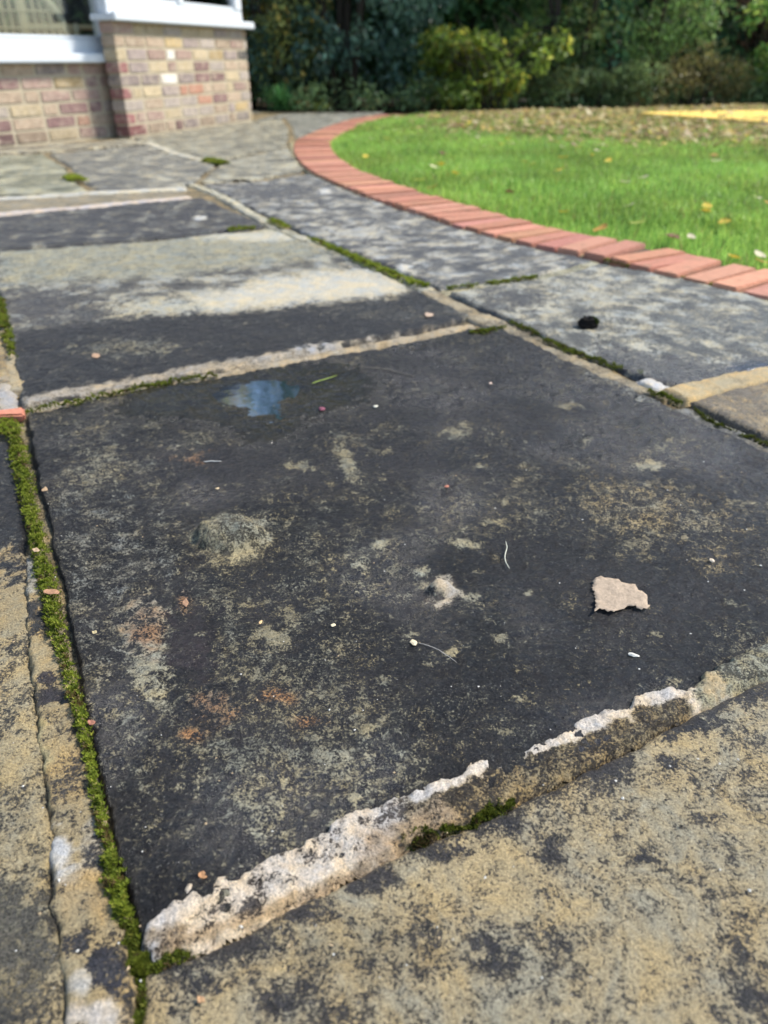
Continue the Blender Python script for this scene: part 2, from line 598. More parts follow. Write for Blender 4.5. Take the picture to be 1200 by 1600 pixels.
def black_relief(X, Y, rel):
    dp = poly_sd(X, Y, PUDDLE) + 0.008 * fbm(X, Y, 30, 3, 5)
    w = sstep(-0.02, 0.03, dp)
    rel = rel * (1 - 0.75 * w) - 0.0022 * w
    # flat-topped nodules standing out of the stone
    for (cx, cy, rx, ry, h, e) in ((362, 842, 0.040, 0.028, 0.026, 0.8), (316, 838, 0.015, 0.010, 0.007, 0.7), (398, 848, 0.016, 0.012, 0.004, 0.8),
                                   (688, 922, 0.0145, 0.0135, 0.012, 0.85), (716, 926, 0.012, 0.006, 0.0022, 0.8), (250, 1045, 0.02, 0.03, 0.0018, 0.8)):
        x, y = up(cx, cy)
        r2 = ((X - x) / rx) ** 2 + ((Y - y) / ry) ** 2 + 0.22 * fbm(X, Y, 60, 2, int(cx))
        rel = rel + h * np.maximum(0, 1 - r2) ** e
    dfk = poly_sd(X, Y, FLAKE) + 0.002 * fbm(X, Y, 60, 2, 3)
    rel = rel - 0.0016 * sstep(-0.0015, 0.0015, dfk) * sstep(0.055, 0.015, dfk)
    arc = ups([(505, 690), (535, 705), (552, 735), (548, 760)])
    rel = rel + 0.0016 * np.exp(-(line_dist(X, Y, arc) / 0.006) ** 2)
    for pts, dep, wd in (([(905, 960), (915, 1005), (950, 1035)], -0.0012, 0.01), ([(770, 520), (830, 548), (900, 566)], -0.0016, 0.004),
                         ([(735, 530), (790, 560), (870, 590)], 0.001, 0.008)):
        rel = rel + dep * np.exp(-(line_dist(X, Y, ups(pts)) / wd) ** 2)
    return rel


def black_paint(X, Y, d):
    p = Paint(X, Y, C_DARK, C_OLIVE * 0.9, 0.25, 1, 0.17, 9)
    sh = fbm(X, Y, 5.5, 4, 301, 0.6)
    p.base = p.base * (1.15 + 0.7 * sh[:, None]) * np.array([1.06, 1.0, 0.94])
    p.blob(380, 1130, 330, 200, dens=0.50, pale=C_OLIVE * 0.8, k=0.8, soft=0.9)
    p.blob(150, 880, 130, 220, dens=0.48, pale=C_PALEGREY * 0.75, k=0.8, soft=0.8)
    p.blob(470, 880, 220, 120, dens=0.45, k=0.7, soft=0.9)
    p.blob(1040, 800, 190, 60, dens=0.50, pale=C_TAN * 0.9, k=0.85, soft=0.9, rot=12)
    p.blob(1120, 880, 60, 30, dens=0.42, pale=C_TAN * 0.9, k=0.8, soft=0.9)
    p.blob(700, 800, 200, 60, dens=0.40, pale=C_OLIVE * 0.7, k=0.8, soft=0.9)
    p.blob(850, 1000, 230, 110, dens=0.24, k=0.75, soft=0.7)
    p.blob(900, 640, 260, 60, dens=0.24, k=0.6, soft=0.7)
    p.blob(800, 545, 120, 35, dens=0.33, pale=C_PALEGREY * 0.7, k=0.7, rot=25)
    p.blob(990, 600, 110, 24, dens=0.55, pale=C_PALEGREY * 0.8, k=0.8, rot=25)
    p.blob(1130, 690, 90, 25, dens=0.30, pale=C_PALEGREY * 0.7, k=0.7, rot=25)
    p.blob(160, 730, 50, 40, dens=0.5, pale=C_OLIVE, k=0.8)
    p.blob(240, 1010, 45, 75, dens=0.72, pale=C_OLIVE * 1.2, k=0.9, rot=-15)
    p.blob(120, 660, 90, 30, dens=0.38, pale=C_OLIVE * 0.8, k=0.8)
    p.blob(295, 1005, 45, 60, dens=0.12, base=(0.028, 0.022, 0.024), k=0.9)
    for (cx, cy, rx, ry) in ((335, 1105, 38, 26), (440, 1088, 34, 16), (478, 1126, 26, 10), (310, 720, 40, 14), (290, 945, 14, 22), (300, 1150, 26, 12), (230, 985, 30, 40)):
        p.blob(cx, cy, rx, ry, dens=0.52, pale=C_RUST * 1.1, k=0.85, soft=0.9)
    p.area([(292, 842), (325, 812), (370, 800), (415, 818), (424, 848), (405, 874), (365, 884), (325, 874)], dens=0.58, base=(0.05, 0.045, 0.03), pale=C_OLIVE * 1.05, soft=8, rag=6, k=0.9, wet=0.3)
    p.blob(355, 818, 26, 12, dens=0.7, pale=(0.26, 0.26, 0.16), k=0.7)
    p.blob(688, 922, 27, 21, dens=0.85, base=(0.12, 0.10, 0.08), pale=(0.42, 0.36, 0.28), k=1)
    p.blob(545, 725, 14, 40, dens=0.62, pale=C_OLIVE * 0.9, rot=-25)
    r = random.Random(4)
    for (cx, cy, rx, ry) in ((712, 677, 22, 9), (888, 634, 20, 8), (470, 730, 22, 9), (745, 727, 12, 6), (790, 785, 10, 6), (775, 818, 16, 6), (727, 850, 18, 9), (592, 852, 14, 9),
                             (660, 893, 12, 9), (740, 935, 12, 6), (825, 928, 10, 6), (783, 995, 16, 8), (456, 962, 22, 14), (576, 1138, 16, 10), (600, 1063, 14, 8), (560, 1250, 22, 14),
                             (640, 990, 12, 6), (705, 1020, 12, 14), (1025, 990, 10, 5), (1010, 730, 26, 8), (980, 850, 14, 7), (430, 1000, 26, 12), (560, 880, 18, 8), (520, 1180, 30, 14)):
        p.blob(cx, cy, rx, ry, dens=0.72, pale=C_OLIVE * r.uniform(0.7, 1.0), k=0.9, rag=0.6, soft=0.8)
    for _ in range(110):
        cx, cy = r.uniform(90, 1150), r.uniform(640, 1380)
        s = r.uniform(4, 13)
        p.blob(cx, cy, s * r.uniform(1, 1.8), s * 0.7, dens=r.uniform(0.45, 0.65), pale=C_OLIVE * r.uniform(0.6, 1.1), k=0.8, rag=0.8, soft=0.9)
    dp = poly_sd(X, Y, ups([(170, 640), (200, 605), (330, 585), (440, 566), (540, 566), (590, 590), (570, 630), (490, 655), (455, 690), (395, 700), (350, 670), (300, 655), (240, 660)]))
    w = sstep(-0.035, 0.04, dp + 0.02 * p.w1)
    p.wet = np.maximum(p.wet, w)
    p.dens -= 0.2 * w
    p.base = p.base * (1 - w[:, None]) + np.array([0.020, 0.018, 0.012]) * w[:, None]
    p.wet = np.maximum(p.wet, 0.5 * sstep(-0.15, 0.5, fbm(X, Y, 4, 3, 77)))
    return p


black_poly = ups([(222, 1492), (212, 1440), (188, 1350), (166, 1250), (150, 1170), (132, 1080), (110, 965), (90, 870), (68, 780), (52, 700), (42, 648),
                  (100, 634), (230, 607), (335, 591), (480, 562), (600, 541), (735, 512), (775, 508), (880, 560), (1000, 609), (1060, 640), (1130, 672), (1200, 706)]) + [(0.655, 0.705), (0.655, 0.675)] + ups([
                  (1200, 1040), (1060, 1105), (900, 1185), (700, 1275), (500, 1365), (300, 1462)])
slab('paving_slab', black_poly, 0.0025, 0.0, 0.005, 1.45, 0.003, 1, None, black_paint, black_relief,
     label='large near-black speckled flag with two small stone nodules')


def front_paint(X, Y, d):
    p = Paint(X, Y, (0.05, 0.046, 0.042), C_TAN * np.array([1.12, 1.12, 1.15]), 0.62, 31, 0.26, 16)
    p.blob(950, 1450, 340, 230, dens=0.66, k=0.6, soft=0.9)
    p.blob(1120, 1330, 200, 160, dens=0.70, k=0.6, soft=0.9)
    for (cx, cy, rx, ry) in ((775, 1485, 48, 34), (600, 1375, 34, 20), (775, 1290, 40, 24), (930, 1200, 70, 30), (1080, 1130, 80, 26), (1110, 1282, 28, 14), (560, 1385, 36, 16),
                             (480, 1430, 60, 22), (860, 1330, 20, 26), (1000, 1340, 22, 10), (1160, 1085, 60, 22), (370, 1470, 60, 20), (880, 1170, 60, 24), (430, 1560, 40, 30), (1180, 1560, 26, 20),
                             (300, 1540, 46, 50), (690, 1330, 40, 16), (1050, 1190, 24, 12)):
        p.blob(cx, cy, rx, ry, dens=0.30, base=(0.035, 0.034, 0.037), k=0.9, rag=0.6, soft=0.9)
    p.blob(560, 1480, 160, 60, dens=0.62, pale=C_TAN * 0.85 + np.array([0.02, 0, -0.02]), k=0.6)
    p.dens = np.where(d < 0.012, p.dens - 0.2 * (1 - np.clip(d / 0.012, 0, 1)), p.dens)
    return p


front_poly = [up(222, 1512), up(216, 1570), up(222, 1640), (-0.11, 0.02), (0.1, -0.3), (1.15, -0.3), (0.725, 0.668), (0.70, 0.674)] + ups([(1200, 1058), (1060, 1128), (900, 1208), (800, 1256), (700, 1302), (600, 1345), (500, 1392), (400, 1444), (300, 1488), (250, 1500)])
slab('paving_slab', front_poly, 0.003, -0.001, 0.006, 1.1, 0.0025, 31, None, front_paint, label='tan lichened flag with dark blotches closest to the camera')


def left_paint(X, Y, d):
    p = Paint(X, Y, (0.055, 0.052, 0.045), C_TAN * 1.1, 0.60, 41, 0.3, 14)
    p.area([(-200, 640), (60, 640), (60, 920), (-200, 900)], dens=0.28, base=C_DARK * 1.4, pale=C_PALEGREY * 0.8, soft=30)
    p.blob(15, 950, 40, 60, dens=0.85, pale=C_SAND, k=0.9)
    p.blob(20, 870, 40, 20, dens=0.7, pale=C_SAND, k=0.8)
    p.blob(30, 1250, 60, 120, dens=0.72, k=0.6, pale=C_TAN)
    p.blob(20, 1480, 90, 110, dens=0.4, pale=(0.24, 0.215, 0.14), base=(0.09, 0.085, 0.07), k=0.9)
    return p


left_poly = ups([(20, 690), (32, 760), (40, 850), (44, 920), (46, 990), (54, 1080), (70, 1180), (84, 1300), (80, 1400), (106, 1500), (104, 1600), (110, 1680)]) + [(-0.25, 0.05), (-0.9, 0.2), (-1.05, 0.95), up(-60, 690)]
slab('paving_slab', left_poly, 0.0035, -0.001, 0.006, 1.2, 0.004, 41, None, left_paint, label='tan and grey flag beyond the thick moss strip')


def left2_paint(X, Y, d):
    p = Paint(X, Y, (0.14, 0.12, 0.09), C_SAND * 1.1, 0.6, 43, 0.25, 14)
    p.blob(15, 620, 30, 30, dens=0.9, pale=(0.5, 0.47, 0.44), k=0.9)
    return p


left2_poly = ups([(28, 645), (22, 605), (8, 540), (-4, 470), (-30, 400), (-300, 440), (-260, 660)])
slab('paving_slab', left2_poly, 0.006, -0.001, 0.006, 1.2, 0.004, 43, None, left2_paint, label='sandy flag at the edge with a whitish corner')


def beyond_paint(X, Y, d):
    p = Paint(X, Y, (0.07, 0.07, 0.066), C_PALEGREY * 1.2, 0.50, 51, 0.34, 16)
    p.area([(20, 520), (110, 505), (330, 488), (620, 458), (660, 452), (760, 520), (40, 660)], dens=0.26, base=C_DARK * 1.3, pale=C_PALEGREY * 0.9, soft=8, rag=5)
    p.area([(300, 470), (400, 440), (560, 420), (640, 445), (620, 462), (330, 490)], dens=0.95, pale=(0.56, 0.53, 0.44), soft=14, rag=7)
    p.blob(250, 480, 110, 14, dens=0.8, pale=(0.5, 0.48, 0.38), k=0.8)
    p.area([(0, 380), (420, 352), (520, 400), (300, 430), (0, 450)], dens=0.66, base=(0.12, 0.12, 0.095), pale=(0.36, 0.36, 0.28), soft=10, rag=6, k=0.85)
    p.blob(400, 370, 90, 8, dens=0.95, pale=(0.52, 0.50, 0.42), k=0.9)
    p.blob(60, 480, 110, 30, dens=0.3, base=(0.05, 0.05, 0.055), k=0.8)
    p.blob(200, 545, 90, 18, dens=0.52, pale=(0.32, 0.31, 0.23), k=0.8)
    p.line([(40, 628), (190, 600), (330, 575), (560, 540), (740, 505)], 7, dens=0.7, pale=(0.48, 0.42, 0.34), base=(0.2, 0.17, 0.12), k=0.9)
    p.blob(535, 545, 60, 8, dens=1.0, pale=(0.45, 0.43, 0.41), k=1)
    p.blob(610, 490, 100, 12, dens=0.42, k=0.7)
    return p


def beyond_relief(X, Y, rel):
    step = ups([(20, 522), (45, 505), (70, 490)])
    rel = rel - 0.002 * np.exp(-(line_dist(X, Y, step) / 0.006) ** 2)
    return rel


beyond_poly = ups([(36, 634), (28, 590), (14, 530), (4, 470), (-30, 396), (180, 382), (350, 366), (424, 358), (478, 380), (600, 430), (665, 460), (733, 494), (700, 505), (560, 533), (335, 580), (200, 604), (100, 624)])
slab('paving_slab', beyond_poly, 0.005, 0.002, 0.007, 1.3, 0.004, 51, None, beyond_paint, beyond_relief, label='flag behind the black one, half pale and half dark')


def darkband_paint(X, Y, d):
    p = Paint(X, Y, (0.042, 0.044, 0.05), C_PALEGREY, 0.34, 61, 0.3, 16)
    p.blob(312, 342, 12, 4, dens=1.0, pale=(0.5, 0.5, 0.48))
    p.blob(80, 355, 60, 6, dens=0.42, k=0.8)
    return p


dark_poly = ups([(-300, 364), (0, 340), (150, 326), (296, 313), (318, 311), (412, 352), (350, 361), (180, 377), (-30, 391), (-300, 412)])
slab('paving_slab', dark_poly, 0.008, 0.004, 0.006, 1.2, 0.004, 61, None, darkband_paint, label='narrow dark slate-grey flag seen edge-on')


def tanstrip_paint(X, Y, d):
    return Paint(X, Y, (0.16, 0.15, 0.11), (0.34, 0.30, 0.22), 0.6, 63, 0.2, 9)


strip_poly = ups([(-300, 332), (0, 313), (270, 298), (296, 306), (0, 331), (-300, 353)])
slab('paving_slab', strip_poly, 0.01, 0.001, 0.006, 1.0, 0.003, 63, None, tanstrip_paint, label='thin tan strip of stone between two pale mortar lines')


def far_paint(seed, base, pale, dens):
    def f(X, Y, d):
        p = Paint(X, Y, base, np.array(pale) * 1.15, dens, seed, 0.32, 12)
        # long weathering streaks across the flags
        p.dens += 0.3 * fbm(X * 0.5 + Y * 0.2, Y * 2.2 - X, 6.0, 4, seed + 50, 0.7)
        return p
    return f


FAR = [
    ('greenish flag by the house wall', [(-300, 330), (-300, 262), (66, 240), (104, 262), (112, 280), (140, 300), (0, 306)], (0.13, 0.14, 0.10), (0.34, 0.34, 0.26), 0.55),
    ('grey flag between the dwarf wall and the pale strip', [(76, 240), (228, 227), (262, 240), (336, 258), (300, 286), (265, 294), (155, 298), (122, 278), (112, 262)], (0.11, 0.115, 0.11), (0.36, 0.35, 0.29), 0.45),
    ('flag tight against the brick bay', [(-300, 258), (-300, 240), (0, 230), (205, 217), (228, 221), (224, 225), (74, 236)], (0.15, 0.14, 0.11), (0.38, 0.36, 0.28), 0.5),
    ('long flag beside the bay corner', [(208, 215), (397, 188), (440, 186), (452, 200), (448, 228), (340, 250), (275, 236), (236, 223)], (0.12, 0.12, 0.10), (0.33, 0.32, 0.25), 0.5),
    ('flag below the turn of the brick edging', [(345, 252), (450, 230), (459, 240), (466, 254), (478, 266), (400, 279), (310, 284), (342, 258)], (0.13, 0.13, 0.11), (0.36, 0.35, 0.28), 0.55),
    ('far flag beneath the hedge', [(402, 186), (440, 178), (600, 174), (570, 181), (535, 188), (492, 203), (462, 216), (456, 198), (446, 184)], (0.12, 0.125, 0.11), (0.30, 0.30, 0.26), 0.45),
]
for i, (lab, pp, b, pl, dn) in enumerate(FAR):
    slab('paving_slab', ups(pp), 0.018, 0.0, 0.006, 1.4, 0.006, 70 + i, None, far_paint(70 + i, b, pl, dn), label=lab)
# flags behind the bay, only glimpsed past its corner
slab('paving_slab', [(-4.9, 7.5), (-1.25, 7.5), (-1.2, 8.2), (-4.9, 8.4)], 0.03, 0.0, 0.006, 1.4, 0.006, 88, None, far_paint(88, (0.12, 0.12, 0.10), (0.3, 0.3, 0.25), 0.5), label='flag round the back of the brick bay')


def r1_paint(X, Y, d):
    p = Paint(X, Y, (0.085, 0.09, 0.095), (0.46, 0.46, 0.42), 0.46, 53, 0.30, 15)
    p.dens += 0.2 * fbm(X * 0.6 + Y * 0.4, Y * 2 - X * 1.4, 12.0, 4, 54, 0.75)
    p.blob(430, 300, 90, 14, dens=0.28, base=(0.07, 0.075, 0.085), k=0.7)
    p.blob(630, 420, 14, 5, dens=1.0, pale=(0.6, 0.6, 0.56))
    p.blob(508, 299, 10, 4, dens=1.0, pale=(0.55, 0.55, 0.52))
    p.blob(560, 365, 60, 10, dens=0.75, k=0.8)
    return p


r1_poly = ups([(316, 288), (410, 283), (482, 272), (520, 288), (562, 306), (611, 323), (660, 337), (716, 357), (800, 380), (900, 402), (925, 408), (850, 428), (690, 449), (620, 420), (480, 364), (380, 318)])
slab('paving_slab', r1_poly, 0.007, 0.001, 0.006, 1.3, 0.004, 53, None, r1_paint, label='blue-grey flag running along the curve of the brick edging')


def r2_paint(X, Y, d):
    p = Paint(X, Y, (0.10, 0.105, 0.10), (0.46, 0.46, 0.40), 0.52, 55, 0.42, 16)
    p.blob(900, 460, 150, 24, dens=0.62, k=0.7)
    p.blob(800, 470, 60, 20, dens=0.3, base=(0.06, 0.06, 0.065), k=0.7)
    p.blob(1130, 510, 120, 30, dens=0.42, base=(0.09, 0.10, 0.105), k=0.7)
    p.area([(930, 545), (980, 548), (1060, 560), (1130, 570), (1200, 560), (1200, 600), (1060, 618), (960, 580)], dens=0.22, base=(0.045, 0.046, 0.05), soft=12, rag=14, k=0.85, wet=0.5)
    p.blob(1180, 575, 40, 12, dens=0.15, base=(0.05, 0.055, 0.07), k=0.8, wet=1.0)
    return p


def r2_relief(X, Y, rel):
    c = ups([(925, 520), (945, 540), (985, 552), (1015, 553)])
    rel = rel - 0.0035 * np.exp(-(line_dist(X, Y, c) / 0.005) ** 2)
    c2 = ups([(880, 525), (900, 540), (960, 575), (1000, 590)])
    rel = rel - 0.002 * np.exp(-(line_dist(X, Y, c2) / 0.008) ** 2)
    low = poly_sd(X, Y, ups([(930, 530), (985, 553), (1100, 566), (1320, 540), (1320, 640), (1040, 620), (900, 560)]))
    return rel - 0.003 * sstep(-0.004, 0.004, low)


r2_poly = ups([(702, 460), (850, 438), (900, 424), (935, 414), (1004, 426), (1060, 436), (1123, 452), (1200, 470), (1340, 500), (1420, 525), (1200, 575), (1062, 606), (1010, 590), (960, 572), (880, 540), (800, 502)])
slab('paving_slab', r2_poly, 0.0045, 0.004, 0.006, 1.3, 0.004, 55, None, r2_paint, r2_relief, label='grey-green flag with a flaked corner and a black clod on it')


def r3_paint(X, Y, d):
    p = Paint(X, Y, (0.15, 0.13, 0.10), (0.40, 0.33, 0.22), 0.5, 57, 0.25, 12)
    return p


r3_poly = ups([(1076, 628), (1200, 596), (1400, 556)]) + [(1.03, 1.33), (1.16, 0.965), (0.715, 0.727), up(1330, 738), up(1260, 706), up(1160, 664)]
slab('paving_slab', r3_poly, 0.005, 0.002, 0.007, 1.3, 0.004, 57, None, r3_paint, label='brownish flag cut off by the frame under the sandy joint')

r4_poly = [(0.755, 0.705), (1.18, 0.93), (1.48, 0.3), (1.18, -0.22)]
slab('paving_slab', r4_poly, 0.006, 0.0, 0.006, 1.3, 0.004, 58, None, r3_paint, label='brown flag past the right corner of the black one')
left3_poly = [(-1.07, 0.97), (-0.92, 0.2), (-1.9, -0.1), (-2.1, 1.0)]
slab('paving_slab', left3_poly, 0.012, 0.0, 0.006, 1.3, 0.004, 59, None, r3_paint, label='brown flag off the left side of the patio')
left4_poly = [up(-265, 655), up(-305, 440), (-3.2, 2.0), (-3.0, 1.1)]
slab('paving_slab', left4_poly, 0.016, 0.0, 0.006, 1.3, 0.004, 60, None, r3_paint, label='brown flag left of the sandy one')

# ------------------------------------------------------------------ mortar joints


def ridge_paint(X, Y, d):
    p = Paint(X, Y, (0.045, 0.035, 0.028), C_CREAM, 0.80, 101, 0.34, 45)
    p.area([(620, 1260), (740, 1215), (800, 1195), (1000, 1110), (1080, 1090), (1080, 1160), (620, 1400)], dens=0.47, base=(0.035, 0.028, 0.02), pale=C_SAND * 0.95, soft=10, rag=12)
    p.area([(560, 1310), (690, 1250), (720, 1290), (560, 1360)], dens=0.72, pale=(0.50, 0.36, 0.22), soft=10, rag=10, k=0.8)
    for (cx, cy, rx, ry) in ((796, 1188, 40, 11), (740, 1205, 26, 12), (700, 1228, 22, 12), (845, 1168, 46, 13), (910, 1140, 34, 13), (1040, 1085, 44, 13), (965, 1118, 24, 9), (880, 1155, 30, 11), (660, 1245, 40, 13)):
        p.blob(cx, cy, rx, ry, dens=1.05, pale=(0.80, 0.71, 0.60), rot=-26, rag=0.5)
    p.area([(1085, 1010), (1250, 940), (1250, 1060), (1085, 1110)], dens=0.56, base=(0.05, 0.05, 0.04), pale=(0.42, 0.41, 0.30), soft=12, rag=12)
    p.blob(1110, 1075, 20, 22, dens=0.8, pale=(0.55, 0.45, 0.28))
    for (cx, cy, rx, ry) in ((285, 1410, 24, 12), (350, 1425, 22, 10), (410, 1395, 16, 8), (440, 1378, 22, 9), (500, 1345, 26, 9), (570, 1290, 22, 8), (390, 1420, 16, 8), (610, 1270, 26, 10)):
        p.blob(cx, cy, rx, ry, dens=0.45, base=(0.10, 0.09, 0.085), k=0.8, rag=0.9)
    p.blob(255, 1465, 40, 20, dens=0.55, pale=(0.42, 0.32, 0.2), base=(0.10, 0.07, 0.05), k=0.9)
    p.line([(240, 1490), (400, 1432), (560, 1362), (700, 1296)], 9, dens=0.6, pale=(0.45, 0.33, 0.2), base=(0.07, 0.05, 0.03), k=0.7)
    return p


def ridge_relief(X, Y, rel):
    return rel * 0.8 + 0.0026 * np.abs(fbm(X, Y, 70, 3, 15, 0.65)) - 0.0012 * sstep(.15, .5, fbm(X, Y, 160, 2, 16))


ridge_up = [(226, 1462), (240, 1440), (248, 1418), (285, 1404), (296, 1388), (330, 1394), (338, 1380), (400, 1358), (432, 1338), (480, 1318), (520, 1290), (560, 1272), (590, 1262), (625, 1250), (660, 1234), (700, 1218), (722, 1210), (735, 1194), (762, 1190),
            (768, 1204), (800, 1188), (830, 1166), (870, 1152), (905, 1128), (945, 1112), (985, 1108), (1000, 1088), (1050, 1076), (1075, 1080), (1100, 1058), (1150, 1030), (1200, 1004)]
ridge_dn = [(1200, 1052), (1060, 1120), (900, 1200), (800, 1248), (700, 1294), (600, 1336), (500, 1384), (400, 1436), (300, 1478), (235, 1500), (222, 1478)]
slab('mortar_joint', ups(ridge_up) + [(0.60, 0.672), (0.66, 0.665), (0.685, 0.66)] + ups(ridge_dn), 0.0018, 0.0022, 0.0026, 0.8, 0.0030, 101, None, ridge_paint, ridge_relief, slope=1.5, reach=0.006, wobf=3.0, label='raised cream mortar ridge along the near edge of the black flag')


def leftm_paint(X, Y, d):
    p = Paint(X, Y, (0.05, 0.045, 0.04), C_SAND * 1.1, 0.72, 111, 0.3, 24)
    p.blob(95, 1350, 26, 40, dens=0.95, pale=(0.68, 0.66, 0.62), rot=15, rag=0.9)
    p.blob(150, 1330, 30, 34, dens=0.42, pale=(0.55, 0.5, 0.4), base=(0.035, 0.035, 0.04), k=0.9)
    p.blob(130, 1400, 50, 36, dens=0.82, pale=(0.48, 0.36, 0.19), k=0.8)
    p.blob(165, 1520, 50, 46, dens=0.25, base=(0.04, 0.04, 0.05), k=0.95)
    p.blob(115, 1475, 26, 24, dens=0.2, base=(0.045, 0.045, 0.05), k=0.9)
    p.blob(125, 1535, 22, 24, dens=0.95, pale=(0.62, 0.57, 0.48), k=0.9)
    p.blob(150, 1590, 50, 24, dens=0.95, pale=(0.66, 0.62, 0.58), k=0.9)
    p.blob(85, 1090, 24, 14, dens=0.1, base=(0.045, 0.04, 0.045), k=0.95)
    p.blob(70, 1060, 14, 12, dens=0.15, base=(0.06, 0.05, 0.05), k=0.9)
    p.blob(55, 890, 20, 60, dens=0.75, pale=(0.40, 0.40, 0.36), k=0.8)
    p.blob(55, 960, 20, 28, dens=0.2, base=(0.04, 0.04, 0.04), k=0.8)
    p.blob(60, 1180, 20, 50, dens=0.8, pale=(0.5, 0.46, 0.26), k=0.7)
    return p


leftm = ups([(44, 860), (62, 890), (66, 930), (76, 985), (100, 1040), (118, 1110), (136, 1180), (150, 1250), (165, 1320), (172, 1390), (190, 1440), (205, 1520), (212, 1620),
             (96, 1640), (98, 1520), (76, 1410), (80, 1310), (66, 1180), (52, 1080), (44, 990), (40, 920), (36, 870)])
slab('mortar_joint', leftm, 0.0025, 0.0005, 0.004, 1.0, 0.0035, 111, None, leftm_paint, slope=1.5, reach=0.008, wobf=1.6, label='crumbling yellowish mortar beside the thick moss strip')


def sandy(seed, base, pale, dens):
    def f(X, Y, d):
        return Paint(X, Y, base, pale, dens, seed, 0.25, 20)
    return f


def strip(px_pts, half):
    """closed outline of a band along ground points"""
    c = smooth_curve(ups(px_pts), 5)
    t = np.gradient(c, axis=0)
    t /= np.linalg.norm(t, axis=1)[:, None]
    n = np.stack([-t[:, 1], t[:, 0]], 1)
    hw = np.interp(np.linspace(0, 1, len(c)), np.linspace(0, 1, len(half)), half)[:, None] if hasattr(half, '__len__') else half
    return [tuple(p) for p in (c + n * hw)] + [tuple(p) for p in (c - n * hw)[::-1]]


JOINTS = [
    ([(45, 640), (200, 610), (335, 586), (560, 540), (740, 506)], 0.009, 0.0, (0.2, 0.16, 0.1), (0.48, 0.40, 0.28), 0.72, 0.004, 'tan mortar line between the black flag and the one behind'),
    ([(668, 452), (720, 482), (780, 506), (880, 552), (960, 588), (1040, 622)], [0.02, 0.026, 0.028, 0.024, 0.02, 0.02], -0.001, (0.14, 0.12, 0.08), (0.42, 0.36, 0.25), 0.62, 0.004, 'sandy mortar along the right side of the black flag'),
    ([(1005, 592), (1035, 606), (1062, 618)], 0.014, 0.003, (0.4, 0.38, 0.36), (0.68, 0.66, 0.62), 0.95, 0.003, 'chalky white mortar lump at the corner of two flags'),
    ([(1056, 619), (1120, 602), (1200, 584), (1400, 545)], 0.024, 0.005, (0.30, 0.24, 0.14), (0.56, 0.44, 0.25), 0.8, 0.004, 'broad sand-coloured mortar band'),
    ([(1060, 636), (1130, 668), (1200, 698), (1330, 752)], 0.016, -0.002, (0.1, 0.1, 0.095), (0.33, 0.32, 0.28), 0.55, 0.004, 'grey broken mortar under the brownish flag'),
    ([(300, 288), (340, 302), (413, 344), (470, 370), (600, 424), (668, 452)], 0.018, 0.001, (0.22, 0.22, 0.15), (0.50, 0.48, 0.38), 0.7, 0.006, 'pale mortar line running back between grey flags'),
    ([(690, 455), (780, 441), (860, 430), (932, 408)], 0.015, 0.0, (0.2, 0.2, 0.12), (0.46, 0.44, 0.32), 0.6, 0.006, 'greenish mortar line running to the brick edging'),
    ([(-300, 358), (0, 335), (150, 322), (297, 309)], 0.018, 0.006, (0.32, 0.27, 0.24), (0.58, 0.51, 0.46), 0.85, 0.008, 'pinkish mortar line above the dark flag'),
    ([(-300, 330), (0, 310), (150, 301), (290, 293)], 0.022, 0.003, (0.3, 0.29, 0.24), (0.56, 0.54, 0.47), 0.8, 0.008, 'whitish mortar line above the tan strip'),
    ([(228, 222), (272, 238), (340, 255)], 0.03, 0.002, (0.24, 0.23, 0.18), (0.52, 0.50, 0.42), 0.7, 0.012, 'pale mortar line starting at the bay corner'),
    ([(0, 467), (14, 545), (26, 610)], 0.014, -0.001, (0.22, 0.18, 0.11), (0.48, 0.40, 0.26), 0.7, 0.005, 'sandy mortar at the left edge'),
    ([(456, 222), (462, 246), (484, 267), (520, 285), (562, 303), (611, 320), (660, 334), (716, 354), (800, 377), (870, 392), (948, 406), (1004, 422), (1060, 433), (1123, 448), (1200, 466), (1340, 495)], 0.014, 0.002,
     (0.22, 0.20, 0.11), (0.48, 0.42, 0.26), 0.6, 0.006, 'yellowish mortar fillet along the brick edging'),
]
for i, (pp, hw, z, b, pl, dn, res, lab) in enumerate(JOINTS):
    slab('mortar_joint', strip(pp, hw), res, z - 0.001, 0.004, 1.2, 0.004, 120 + i, None, sandy(120 + i, b, pl, dn), slope=1.3, reach=0.012, label=lab)

# ------------------------------------------------------------------ puddle
pm = bpy.data.meshes.new('puddle')
pc = np.array(PUDDLE).mean(0)
ring = np.array(PUDDLE); ring = pc + (ring - pc) * 1.10
pm.from_pydata([(x - pc[0], y - pc[1], 0) for x, y in smooth_curve(list(map(tuple, ring)) + [tuple(ring[0])], 4)[:-1]], [], [tuple(range(4 * len(ring)))])
pm.update()
tag(link('puddle', pm, WATER, None, (pc[0], pc[1], -0.0014)), 'shallow rain puddle mirroring blue sky on the black flag', 'puddle', kind='stuff')

# ------------------------------------------------------------------ brick edging round the lawn
OUT_PX = [(618, 178.5), (576, 180.5), (537, 189), (495, 204), (466, 217), (459, 230), (465, 247), (485, 265), (520, 282), (562, 299.5), (611, 317), (660, 331), (716, 350.5), (800, 373), (870, 388), (948, 401.5), (1004, 418), (1060, 429.5), (1123, 444), (1200, 462), (1340, 491), (1500, 530)]
EB_Z = 0.012
out_c = smooth_curve(ups(OUT_PX, EB_Z), 10)
seg = np.linalg.norm(np.diff(out_c, axis=0), axis=1)
cum = np.concatenate([[0], np.cumsum(seg)])
